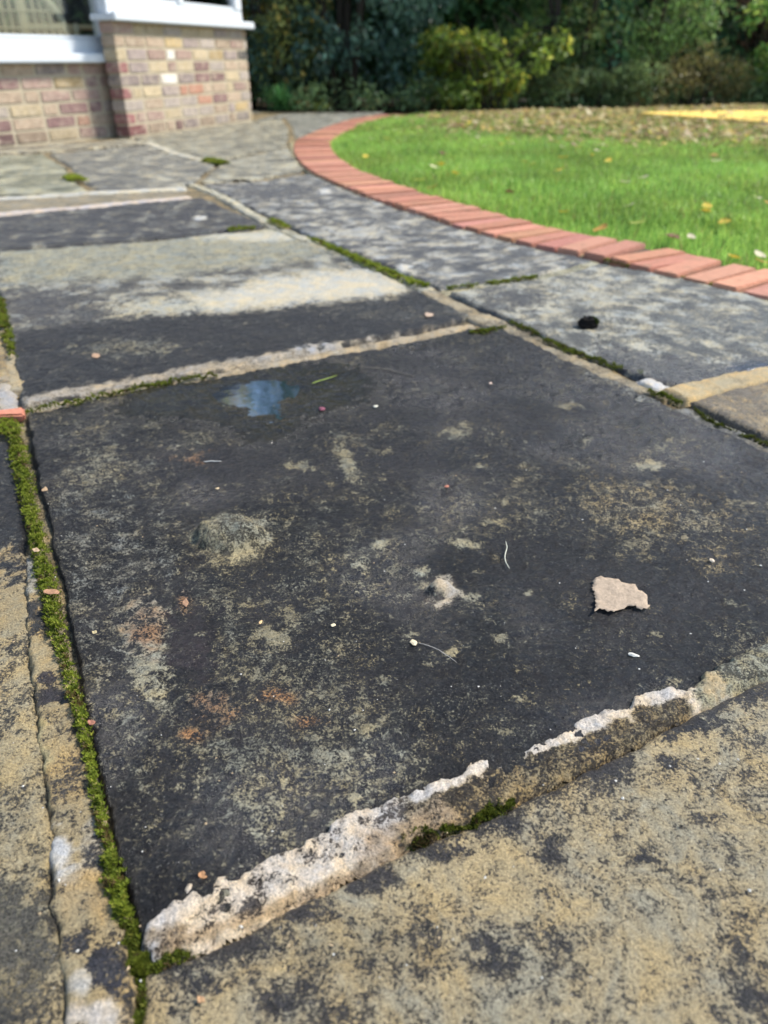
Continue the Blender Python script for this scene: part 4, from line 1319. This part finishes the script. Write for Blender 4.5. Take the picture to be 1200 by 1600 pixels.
bl = float(np.linalg.norm(bw1 - bw0)); bc = (bw0 + bw1) / 2
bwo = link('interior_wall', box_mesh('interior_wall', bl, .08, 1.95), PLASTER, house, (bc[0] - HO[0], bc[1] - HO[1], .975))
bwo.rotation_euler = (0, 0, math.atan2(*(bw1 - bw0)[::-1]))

# cane chairs behind the large window


def cane_chair(loc, rz, label):
    root = empty('cane_chair', loc, rz)
    tag(root, label, 'chair', 'cane furniture behind the window')
    T = lambda nm, pts, r, par=root: link(nm, tube_mesh(nm, pts, r, 7), CANE, par)
    link('seat', box_mesh('seat', .50, .50, .10, .03), CUSHION, root, (0, 0, .40))
    for sx in (-1, 1):
        for sy in (-1, 1):
            T('leg', [(sx * .25, sy * .24, 0), (sx * .26, sy * .25, .36)], .016)
    fr = T('seat_frame', [(-.27, -.27, .34), (.27, -.27, .34), (.27, .27, .34), (-.27, .27, .34), (-.27, -.27, .34)], .018)
    arch = [(.27 * math.cos(t), .27 + .04 * math.sin(t), .42 + .42 * math.sin(t)) for t in np.linspace(0, math.pi, 17)]
    bk = T('backrest', arch, .024)
    for k in range(9):
        x = -.22 + .055 * k
        h = .42 + .42 * math.sqrt(max(0, 1 - (x / .27) ** 2))
        T('slat', [(x, .28, .36), (x * .9, .295, h - .01)], .006, bk)
    for k in range(3):
        zz = .5 + .1 * k
        hw = .27 * math.sqrt(max(0, 1 - ((zz - .42) / .42) ** 2))
        T('rail', [(-hw, .285, zz), (hw, .285, zz)], .006, bk)
    for sx in (-1, 1):
        ar = [(sx * .27, -.25, .34), (sx * .29, -.26, .52), (sx * .30, -.15, .60), (sx * .30, .1, .60), (sx * .28, .28, .56)]
        a_ = T('armrest', [tuple(v) for v in smooth_curve(ar, 4)], .017)
        hoop = [(sx * .285 , -.02 + .15 * math.cos(t), .38 + .17 * math.sin(t)) for t in np.linspace(0, math.pi, 11)]
        T('hoop', hoop, .012, a_)
    return root


cane_chair((-2.42, 6.0, 0.03), 0.38, 'pale cane chair with arched back nearest the window post')
cane_chair((-3.15, 5.75, 0.03), 0.75, 'pale cane chair farther along the window')
tab = empty('cane_shelf', (-2.45, 6.75, 0.03), 0.35); tag(tab, 'cane shelf unit behind the arched chair', 'shelf')
for sx in (-.28, .28):
    for sy in (-.16, .16):
        link('post', tube_mesh('post', [(sx, sy, 0), (sx, sy, 1.3)], .018, 7), CANE, tab)
for z in (.25, .62, .98, 1.28):
    link('shelf', box_mesh('shelf', .56, .32, .025, .006), CANE, tab, (0, 0, z))

# ------------------------------------------------------------------ moss
MOSS_COLS = np.array([[0.09, 0.13, 0.012], [0.19, 0.23, 0.022], [0.065, 0.095, 0.012], [0.30, 0.31, 0.05]])


def moss(label, px_pts, half, dens=5.5e5, h=0.0045, z0=-0.003, seed=0, bright=1.0, gaps=0.0, tuft=0.0028):
    c = smooth_curve(ups(px_pts), 12)
    c = resample(c, 0.004)
    t = np.gradient(c, axis=0); t /= np.linalg.norm(t, axis=1)[:, None] + 1e-9
    nn = np.stack([-t[:, 1], t[:, 0]], 1)
    r = np.random.default_rng(seed)
    hw = np.interp(np.linspace(0, 1, len(c)), np.linspace(0, 1, len(half)), half) if hasattr(half, '__len__') else np.full(len(c), half)
    area = 0.004 * 2 * hw.sum()
    n = int(min(60000, dens * area))
    ii = r.choice(len(c), n, p=hw / hw.sum())
    u = np.clip(r.normal(0, 0.5, n), -1.15, 1.15)
    off = u * hw[ii] * (1 + 0.35 * fbm(c[ii, 0], c[ii, 1], 45, 2, seed + 1))
    X = c[ii, 0] + nn[ii, 0] * off + r.uniform(-.002, .002, n)
    Y = c[ii, 1] + nn[ii, 1] * off + r.uniform(-.002, .002, n)
    if gaps:
        kp = fbm(X, Y, 28, 2, seed + 4) > -0.6 + gaps
        X, Y, u = X[kp], Y[kp], u[kp]
    n = len(X)
    clump = fbm(X, Y, 130, 2, seed + 6)
    Z = z0 + h * (np.sqrt(np.clip(1 - (u / 1.2) ** 2, 0, 1)) + 0.6 * clump + 0.5 * fbm(X, Y, 55, 2, seed + 12)) * r.uniform(.75, 1.05, n)
    # every tuft: three little pointed leaves
    V = np.empty((n, 9, 3)); a0 = r.uniform(0, 6.28, n)
    s = tuft * r.uniform(.5, 1.2, n)
    for q in range(3):
        a = a0 + q * 2.094 + r.normal(0, .25, n)
        el = r.uniform(.25, 1.2, n)
        dx, dy, dz = np.cos(a) * np.cos(el), np.sin(a) * np.cos(el), np.sin(el)
        px_, py_ = -np.sin(a), np.cos(a)
        w = s * .3
        V[:, q * 3] = np.stack([X - px_ * w, Y - py_ * w, Z - s * .2], 1)
        V[:, q * 3 + 1] = np.stack([X + px_ * w, Y + py_ * w, Z - s * .2], 1)
        V[:, q * 3 + 2] = np.stack([X + dx * s, Y + dy * s, Z + dz * s], 1)
    Fs = np.arange(n * 9).reshape(-1, 3)
    mixv = np.clip(0.5 + 0.6 * clump + 0.35 * fbm(X, Y, 20, 2, seed + 7) + r.normal(0, .18, n), 0, 1)[:, None]
    col = MOSS_COLS[2] * (1 - mixv) + MOSS_COLS[1] * mixv
    dead = (fbm(X, Y, 70, 3, seed + 15) > 0.42) & (r.uniform(0, 1, n) < .75)
    hl = r.uniform(0, 1, n) < 0.10
    col[hl] = MOSS_COLS[3]
    col[dead] = np.array([0.12, 0.085, 0.03])
    col = col * bright
    loc = np.array([c[:, 0].mean(), c[:, 1].mean(), 0])
    V = V.reshape(-1, 3) - loc
    o = link('moss', mesh_np('moss', V, Fs, {'tint': np.repeat(np.clip(col, .004, .6), 9, 0)}, smooth=False), MOSS, None, loc)
    # dark humus under the tufts
    return tag(o, label, 'moss', 'moss in the paving joints', 'stuff')


moss('thick cushion of green moss filling the long joint at the left', [(18, 664), (32, 720), (44, 780), (58, 840), (68, 890), (76, 930), (92, 1000), (112, 1070), (128, 1130), (142, 1195), (154, 1260), (166, 1320), (180, 1385), (197, 1435)],
     [.007, .008, .010, .0105, .008, .0075, .0085, .008, .006, .0048, .0038, .0042, .006, .0055], 8e5, 0.008, -0.004, 1, 1.0)
moss('dark moss at the meeting of three joints near the bottom', [(200, 1440), (210, 1500), (222, 1502), (262, 1488), (305, 1472)], [.005, .006, .006, .006, .004], 8e5, 0.004, -0.006, 2, 0.6)
moss('dark moss running out of the bottom joint', [(212, 1500), (212, 1545), (214, 1610)], [.006, .005, .004], 8e5, 0.004, -0.007, 21, 0.55)
moss('small dark moss cushion under the mortar ridge', [(634, 1316), (655, 1308), (680, 1300)], [.004, .007, .003], 9e5, 0.005, -0.003, 3, 0.45)
moss('thread of dark moss under the mortar ridge', [(690, 1296), (740, 1278), (800, 1252)], [.003, .006, .003], 9e5, 0.004, -0.004, 4, 0.5, 0.2)
moss('moss line along the far edge of the black flag', [(44, 646), (120, 631), (230, 607), (300, 594), (338, 589)], [.005, .006, .007, .008, .004], 6e5, 0.008, -0.002, 5, 0.8)
moss('moss patch by the far right corner of the black flag', [(735, 520), (760, 518), (790, 512)], [.006, .01, .004], 6e5, 0.005, -0.002, 6, 0.9, 0.1)
moss('dark moss beside the sandy mortar right of the black flag', [(798, 503), (840, 524), (880, 545), (930, 564), (1000, 586)], [.006, .009, .009, .01, .006], 5e5, 0.007, -0.003, 7, 0.7, 0.25)
moss('moss below the chalky mortar lump', [(1014, 612), (1040, 622), (1064, 632)], [.005, .009, .005], 6e5, 0.007, -0.003, 8, 0.8)
moss('dark moss in the crack leading off the right edge', [(1085, 640), (1120, 662), (1160, 678), (1210, 698)], [.006, .009, .007, .007], 5e5, 0.006, -0.006, 9, 0.45, 0.1)
moss('bright moss along the diagonal joint', [(485, 374), (540, 398), (600, 425), (640, 442), (668, 450)], [.008, .012, .014, .016, .01], 4e5, 0.009, -0.002, 10, 1.6, 0.15, .004)
moss('moss spot on the pale diagonal mortar', [(424, 348), (436, 352), (448, 358)], .014, 3e5, 0.010, 0.0, 11, 1.6, 0, .005)
moss('moss smear at the corner of the dark narrow flag', [(358, 362), (380, 360), (398, 359)], .014, 3e5, 0.008, 0.0, 12, 1.3, 0.1, .005)
moss('moss thread in the joint towards the brick edging', [(700, 453), (760, 445), (800, 440), (838, 434)], [.006, .007, .009, .007], 4e5, 0.007, -0.002, 13, 1.2, 0.25, .004)
moss('bright moss spot near the dwarf wall', [(110, 278), (118, 281), (126, 284)], .03, 1.5e5, 0.012, 0.0, 14, 1.9, 0, .008)
moss('moss in the joint at the left edge', [(2, 470), (8, 510), (18, 545), (22, 560)], [.008, .010, .010, .006], 4e5, 0.008, -0.002, 15, 1.0, 0.2, .004)
moss('moss on the pale joint by the bay corner', [(325, 251), (345, 256), (352, 257)], .035, 1e5, 0.010, 0.0, 16, 1.3, 0, .009)
moss('thin moss along the near brick edging', [(890, 396), (930, 404), (1004, 424), (1060, 436), (1123, 450)], .005, 3e5, 0.006, 0.0, 17, 1.0, 0.35, .004)
moss('moss beside the sandstone brick fragment', [(2, 655), (14, 668), (10, 682)], [.012, .016, .01], 5e5, 0.007, -0.003, 18, 1.3)

# ------------------------------------------------------------------ small things on the paving


def leaf_from_outline(name, pts_px, z, curl, col, label, cat, group=None, mat=None, thick=0.0004):
    """a real leaf traced on the ground: outline, curled surface, thickness"""
    out = np.array(ups(pts_px, z))
    c = out.mean(0)
    L = np.ptp(out, axis=0).max()
    pts2 = resample(list(map(tuple, out)) + [tuple(out[0])], L / 26)[:-1]
    n = len(pts2)
    g = L / 16
    gx, gy = np.meshgrid(np.arange(out[:, 0].min(), out[:, 0].max(), g), np.arange(out[:, 1].min(), out[:, 1].max(), g))
    ins = poly_sd(gx.ravel(), gy.ravel(), [tuple(p) for p in pts2]) > g * .5
    ip = np.stack([gx.ravel(), gy.ravel()], 1)[ins]
    allp = np.concatenate([pts2, ip])
    v, e, f_, *_r = mgeo.delaunay_2d_cdt([Vector(p) for p in allp], [], [list(range(n))], 1, 1e-7)
    V = []
    for p in v:
        u, w = (p.x - c[0]) / L, (p.y - c[1]) / L
        zz = curl * (1.1 * u * u + 1.7 * w * w * (1 if w < 0 else .4)) + curl * .35 * math.sin(u * 9 + w * 4) * .3 + curl * .25 * float(fbm(np.array([p.x]), np.array([p.y]), 120, 2, 3)[0])
        V.append((p.x - c[0], p.y - c[1], zz))
    zmin = min(q[2] for q in V)
    me = bpy.data.meshes.new(name)
    me.from_pydata([(a, b, cc - zmin) for a, b, cc in V], [], [tuple(q) for q in f_])
    for p in me.polygons: p.use_smooth = True
    me.update()
    o = link(name, me, mat or DRYLEAF, None, (c[0], c[1], z))
    o.color = (*col, 1)
    sm = o.modifiers.new('thickness', 'SOLIDIFY'); sm.thickness = thick
    tag(o, label, cat, group)
    return o


big = [(245, 490), (268, 470), (292, 462), (320, 447), (350, 465), (400, 468), (470, 478), (490, 500), (545, 508), (610, 522), (640, 560), (668, 572), (700, 600), (712, 610), (715, 650), (718, 690), (738, 698),
       (728, 716), (718, 722), (710, 740), (680, 728), (665, 738), (645, 728), (620, 725), (615, 705), (580, 706), (545, 700), (520, 718), (480, 728), (440, 745), (430, 758), (400, 745), (380, 752), (360, 745), (352, 730), (330, 738), (310, 728), (290, 742), (262, 765), (262, 740), (276, 720), (268, 698), (280, 680),
       (266, 655), (280, 640), (264, 620), (276, 606), (256, 598), (268, 575), (244, 568), (250, 553), (234, 548), (255, 535), (246, 520), (262, 510)]
big = [(880 + a / 5.4545, 820 + b / 5.4545) for a, b in big]
leaf = leaf_from_outline('fallen_leaf', big, 0.0018, 0.0045, (0.47, 0.37, 0.27), 'torn pale pinkish-brown dry leaf on the black flag', 'leaf')


def bit(name, px, py, s, col, label, cat, flat=0.5, z=0.0012, seed=0, group=None, elong=1.4, rot=None):
    """a small irregular scrap: faceted lump pressed flat"""
    bm = bmesh.new()
    bmesh.ops.create_icosphere(bm, subdivisions=2, radius=1)
    r = random.Random(seed + int(px))
    for v in bm.verts:
        k = 1 + r.uniform(-.22, .22)
        v.co = Vector((v.co.x * s * elong * k, v.co.y * s * k, v.co.z * s * flat * k + s * flat * .6))
    me = bpy.data.meshes.new(name); bm.to_mesh(me); bm.free()
    x, y = up(px, py)
    o = link(name, me, BITS, None, (x, y, z))
    o.color = (*col, 1)
    o.rotation_euler = (0, 0, rot if rot is not None else r.uniform(0, 3))
    return tag(o, label, cat, group)


def scrap(px, py, w, h, col, label, seed, z=0.0015, cat='leaf scrap', group='little leaf scraps on the paving'):
    r = random.Random(seed)
    pts = []
    for k in range(9):
        a = 2 * math.pi * k / 9
        q = r.uniform(.65, 1.15)
        pts.append((px + math.cos(a) * w * q * .75, py + math.sin(a) * h * q * .75))
    return leaf_from_outline('leaf_scrap', pts, z, 0.002, col, label, cat, group)


def thread(name, pts, rad, col, label, cat, z=0.0018):
    g_ = smooth_curve(ups(pts, z), 6)
    c = g_.mean(0)
    r = np.random.default_rng(len(label))
    P3 = [(p[0] - c[0], p[1] - c[1], r.uniform(0, .0008)) for p in g_]
    n_ = len(P3)
    o = link(name, tube_mesh(name, P3, [rad * (1 - .6 * abs(2 * i / (n_ - 1) - 1) ** 3) for i in range(n_)], 6), BITS, None, (c[0], c[1], z))
    o.color = (*col, 1)
    return tag(o, label, cat)


thread('root_thread', [(790, 846), (792, 856), (789, 868), (790, 878), (796, 889)], .0006, (0.50, 0.50, 0.40), 'thin pale root thread standing out on the black flag', 'thread')
thread('plant_stalk', [(652, 1005), (672, 1010), (692, 1020), (714, 1036)], .00035, (0.36, 0.34, 0.30), 'hair-thin curved stalk lying behind the seed scale', 'stalk')
thread('grass_stem', [(318, 722), (330, 721), (346, 721)], .0007, (0.55, 0.54, 0.50), 'short whitish straw on the black flag beyond the nodule', 'straw')
thread('moss_sprig', [(487, 600), (497, 596), (508, 593), (526, 587)], .0011, (0.20, 0.26, 0.05), 'little yellow-green sprig lying in the wet film', 'sprig')
thread('twig', [(556, 283 + 290), (600, 573 + 4), (648, 588)], .0008, (0.20, 0.17, 0.13), 'fine brown twig beyond the puddle', 'twig')

bit('seed_scale', 646, 1006, .0028, (0.62, 0.52, 0.34), 'cream seed scale at the end of a stalk', 'seed', .35)
bit('petal', 503, 641, .0042, (0.22, 0.07, 0.10), 'dark pink petal near the puddle', 'petal', .45)
bit('seed_husk', 990, 1026, .0022, (0.55, 0.53, 0.46), 'small white husk below the torn leaf', 'husk', .5, elong=2.2, rot=-.4)
bit('seed_husk', 1112, 878, .0024, (0.62, 0.50, 0.36), 'small cream husk right of the torn leaf', 'husk', .5)
bit('crumb', 698, 762, .0022, (0.50, 0.20, 0.13), 'tiny red brick crumb on the black flag', 'crumb', .6)
bit('crumb', 587, 637, .0026, (0.66, 0.62, 0.50), 'tiny white crumb right of the petal', 'crumb', .6)
bit('crumb', 766, 601, .0026, (0.62, 0.45, 0.36), 'pale pink crumb towards the far corner of the black flag', 'crumb', .6)
bit('crumb', 408, 975, .002, (0.66, 0.45, 0.22), 'tiny orange crumb below the big nodule', 'crumb', .5)
bit('crumb', 340, 765, .0018, (0.60, 0.46, 0.28), 'tiny tan crumb beyond the big nodule', 'crumb', .5)
bit('crumb', 521, 979, .0018, (0.62, 0.54, 0.36), 'tiny cream crumb in the middle of the black flag', 'crumb', .5)
scrap(317, 1368, 11, 8, (0.50, 0.27, 0.13), 'small orange-brown leaf scrap above the mortar ridge', 1)
scrap(80, 925, 16, 7, (0.46, 0.26, 0.15), 'curled brown leaf scrap on the moss strip, near its middle', 2, .008)
scrap(70, 765, 8, 5, (0.55, 0.38, 0.22), 'tiny tan leaf scrap at the far end of the moss strip', 3, .009)
scrap(143, 1130, 10, 6, (0.40, 0.18, 0.12), 'reddish leaf scrap at the near half of the moss strip', 4, .006)
scrap(148, 1030 - 42, 5, 4, (0.55, 0.46, 0.26), 'straw-coloured speck of leaf on the moss strip', 5, .008)
scrap(56, 860, 8, 5, (0.56, 0.40, 0.25), 'pale leaf scrap on the moss strip above the brown one', 6, .009)
scrap(290, 942, 8, 11, (0.42, 0.25, 0.15), 'brownish flake of leaf below the big nodule', 7)
scrap(314, 1562, 10, 8, (0.52, 0.32, 0.17), 'orange leaf scrap on the near tan flag', 8)
scrap(670, 492, 11, 5, (0.60, 0.45, 0.33), 'pale leaf scrap on the flag behind the black one', 9, .004)
scrap(150, 556, 9, 6, (0.52, 0.34, 0.22), 'tan leaf scrap on the left of the flag behind', 10, .004)

# broken terracotta piece wedged in the joint corner
x, y = up(18, 651)
fr_ = link('brick_fragment', box_mesh('brick_fragment', .038, .02, .016, .003, wob=.003), EDGEB, None, (x, y, .002)); fr_.color = (.52, .2, .13, 1)
fr_.rotation_euler = (.1, .05, .35)
tag(fr_, 'broken salmon brick fragment wedged in the joint corner', 'fragment')

# black clod with moss
x, y = up(918, 514)
cl = empty('soil_clod', (x, y, 0.004)); tag(cl, 'black mossy clod of soil sitting on the grey-green flag', 'clod')
bm = bmesh.new(); bmesh.ops.create_icosphere(bm, subdivisions=4, radius=1)
for v in bm.verts:
    n_ = float(fbm(np.array([v.co.x + 3 * v.co.z]), np.array([v.co.y - 2 * v.co.z]), 1.6, 4, 5)[0])
    v.co = Vector((v.co.x * .019, v.co.y * .014, v.co.z * .0125 + .007)) * (1 + .3 * n_)
me = bpy.data.meshes.new('lump'); bm.to_mesh(me); bm.free()
link('lump', me, plain('black_soil', (0.014, 0.012, 0.01), 0.9, 0.2, 300, 0.5, 0.002), cl)
r = np.random.default_rng(5); n = 500
th_ = r.uniform(-.9, .9, n); ph = r.uniform(.1, 1.2, n)
px_, py_, pz_ = .019 * np.cos(th_) * np.cos(ph), .014 * np.sin(th_) * np.cos(ph), .0125 * np.sin(ph) + .007
V = np.empty((n, 3, 3)); s_ = .003
dv = r.normal(0, 1, (n, 3)); V[:, 0] = np.stack([px_, py_, pz_], 1) - dv * s_ * .3
V[:, 1] = np.stack([px_, py_, pz_], 1) + dv[:, ::-1] * s_ * .3; V[:, 2] = np.stack([px_ * 1.12, py_ * 1.12, pz_ + s_], 1)
link('moss_cover', mesh_np('moss_cover', V.reshape(-1, 3), np.arange(n * 3).reshape(-1, 3), {'tint': np.tile([0.05, 0.08, 0.012], (n * 3, 1))}, smooth=False), MOSS, cl)

# uncountable grit on the flags
r = np.random.default_rng(23)
V, Fs, T = [], [], []
b = 0
octa = np.array([[1, 0, 0], [-1, 0, 0], [0, 1, 0], [0, -1, 0], [0, 0, 1], [0, 0, -1]], float)
of = np.array([[0, 2, 4], [2, 1, 4], [1, 3, 4], [3, 0, 4], [2, 0, 5], [1, 2, 5], [3, 1, 5], [0, 3, 5]])
for _ in range(520):
    px_, py_ = r.uniform(20, 1190), 480 + 1080 * r.uniform() ** 1.1
    x, y = up(px_, py_)
    s_ = 10 ** r.uniform(-3.55, -2.85)
    q = octa * r.uniform(.5, 1.3, (6, 1)) * s_ * np.array([1.2, 1, .6])
    a = r.uniform(0, 3.14)
    q = np.stack([q[:, 0] * math.cos(a) - q[:, 1] * math.sin(a), q[:, 0] * math.sin(a) + q[:, 1] * math.cos(a), q[:, 2]], 1) + [x, y, .0012]
    V.append(q); Fs.append(of + b); b += 6
    u = r.uniform()
    c = (0.6, 0.58, 0.52) if u < .35 else (0.02, 0.02, 0.02) if u < .75 else (0.4, 0.3, 0.18)
    T += [c] * 6
tag(link('debris', mesh_np('debris', np.concatenate(V), np.concatenate(Fs), {'tint': np.array(T)}, smooth=False), leafy('grit', .8, .3, 0.05)), 'fine pale and dark grit scattered over the flags', 'grit', kind='stuff')

# ------------------------------------------------------------------ leaves on the lawn


def simple_leaf(name, L, W, curl, lobed=0):
    k = 8
    V, Fs = [], []
    for j in range(k + 1):
        t = j / k
        w = W * math.sin(math.pi * min(1, t * .92 + .04)) ** .8 * (1 + (.25 * math.sin(t * 22) if lobed else 0)) * .5
        z = curl * (t - .5) ** 2 * 4
        for s_ in (-1, 0, 1):
            V.append(((t - .5) * L, s_ * w, z + abs(s_) * curl * .7))
    for j in range(k):
        for s_ in range(2):
            a = j * 3 + s_
            Fs.append((a, a + 1, a + 4, a + 3))
    me = mesh_np(name, V, Fs)
    me.materials.append(DRYLEAF)
    return me


lv = [simple_leaf('fallen_leaf', .050, .032, .004), simple_leaf('fallen_leaf', .055, .042, .005, 1), simple_leaf('fallen_leaf', .040, .024, .003)]
LC = {'yellow': (0.72, 0.52, 0.08), 'cream': (0.70, 0.60, 0.42), 'brown': (0.22, 0.12, 0.07), 'orange': (0.55, 0.30, 0.08), 'lime': (0.5, 0.52, 0.12)}


def lawn_leaf(x, y, colname, label, seed, sc=1.0):
    r = random.Random(seed)
    z = float(lawn_z(np.array([x]), np.array([y]))[0])
    o = link('fallen_leaf', lv[r.randrange(3)], None, None, (x, y, z + 0.026))
    o.scale = (sc,) * 3
    o.rotation_euler = (r.uniform(-.35, .35), r.uniform(-.35, .35), r.uniform(0, 6.28))
    k = r.uniform(.8, 1.2)
    o.color = tuple(min(.9, v * k) for v in LC[colname]) + (1,)
    return tag(o, label, 'leaf', 'fallen leaves on the lawn')


for i, (px_, py_, cn, lab) in enumerate([
        (712, 271, 'yellow', 'bright yellow leaf on the lawn near the curve of the edging'), (984, 319, 'cream', 'large pale leaf in the middle of the lawn, nearest of two'),
        (976, 288, 'cream', 'pale leaf in the middle of the lawn, farther of two'), (1082, 362, 'cream', 'whitish leaf on the lawn near the edging bricks'), (1148, 394, 'yellow', 'yellow leaf close beside the edging bricks'),
        (1194, 402, 'orange', 'orange-yellow leaf at the right edge by the bricks'), (882, 324, 'yellow', 'long yellow leaf on the lawn above the bricks'), (1105, 323, 'yellow', 'yellow-green leaf on the right of the lawn'),
        (797, 301, 'brown', 'small dark brown leaf near the brick edging'), (880, 248, 'yellow', 'yellow leaf on the middle of the lawn'), (655, 276, 'lime', 'pale lime leaf near the curve of the edging'),
        (571, 238, 'yellow', 'yellow leaf just inside the far curve of the edging'), (605, 218, 'lime', 'lime leaf on the far bend of the lawn'), (792, 219, 'yellow', 'yellow leaf far across the lawn'),
        (1120, 250, 'cream', 'greyish leaf on the far right lawn'), (940, 347, 'orange', 'small orange leaf near the bricks'), (1184, 308, 'cream', 'pale leaf at the right side of the lawn'), (989, 225, 'brown', 'dark leaf out on the lawn')]):
    x, y = up(px_, py_, 0.03)
    lawn_leaf(x, y, cn, lab, 100 + i, 1.0 if py_ > 230 else 1.25)
r = random.Random(31)
cnt = 0
while cnt < 170:
    px_, py_ = r.uniform(560, 1230), r.uniform(176, 400)
    x, y = up(px_, py_, 0.03)
    P1 = np.array([x]), np.array([y])
    if float(poly_sd(*P1, lawn_poly)[0]) < .03: continue
    w = .035 + .9 * float(litter(*P1)[0]) + .05 * (py_ < 260)
    if r.random() > w: continue
    cn = r.choices(['yellow', 'cream', 'brown', 'orange', 'lime'], [4, 4, 2, 2, 2])[0]
    name = {'yellow': 'small yellow leaf scattered on the grass', 'cream': 'small pale leaf scattered on the grass', 'brown': 'small brown leaf scattered on the grass', 'orange': 'small orange leaf scattered on the grass', 'lime': 'small lime-green leaf scattered on the grass'}[cn]
    where = 'in the brown leaf carpet' if float(litter(*P1)[0]) > .4 else 'close to the brick edging' if float(poly_sd(*P1, [tuple(p) for p in INNER])[0]) > -1e8 and np.hypot(INNER[:, 0] - x, INNER[:, 1] - y).min() < .5 else 'out on the open grass'
    name = name.replace('scattered on the grass', where)
    lawn_leaf(x, y, cn, name, 1000 + cnt, r.uniform(.6, 1.1))
    cnt += 1

# the carpet of dead leaves too thick to count
r = np.random.default_rng(9)
X = r.uniform(0, 7, 60000); Y = r.uniform(4.5, 9.2, 60000)
sel = (poly_sd(X, Y, lawn_poly) > .03) & (r.uniform(0, 1, 60000) < litter(X, Y) * .9)
X, Y = X[sel][:10000], Y[sel][:10000]
n = len(X)
z = lawn_z(X, Y) + r.uniform(.005, .04, n)
a = r.uniform(0, 6.28, n); L = r.uniform(.02, .045, n); W = L * r.uniform(.4, .75, n)
tz = r.normal(0, .35, n)
dx, dy = np.cos(a), np.sin(a)
V = np.empty((n, 4, 3))
V[:, 0] = np.stack([X - dx * L, Y - dy * L, z - tz * L], 1); V[:, 2] = np.stack([X + dx * L, Y + dy * L, z + tz * L], 1)
V[:, 1] = np.stack([X - dy * W, Y + dx * W, z + .006], 1); V[:, 3] = np.stack([X + dy * W, Y - dx * W, z + .008], 1)
pal = np.array([[0.62, 0.48, 0.18], [0.48, 0.36, 0.20], [0.36, 0.25, 0.15], [0.66, 0.57, 0.32], [0.50, 0.44, 0.18]])
tint = pal[r.integers(0, 5, n)] * r.uniform(.7, 1.15, n)[:, None]
tag(link('leaf_litter', mesh_np('leaf_litter', V.reshape(-1, 3), np.arange(n * 4).reshape(-1, 4), {'tint': np.repeat(tint, 4, 0)}), GRASS), 'carpet of dead leaves under the trees at the far lawn', 'leaf litter', kind='stuff')
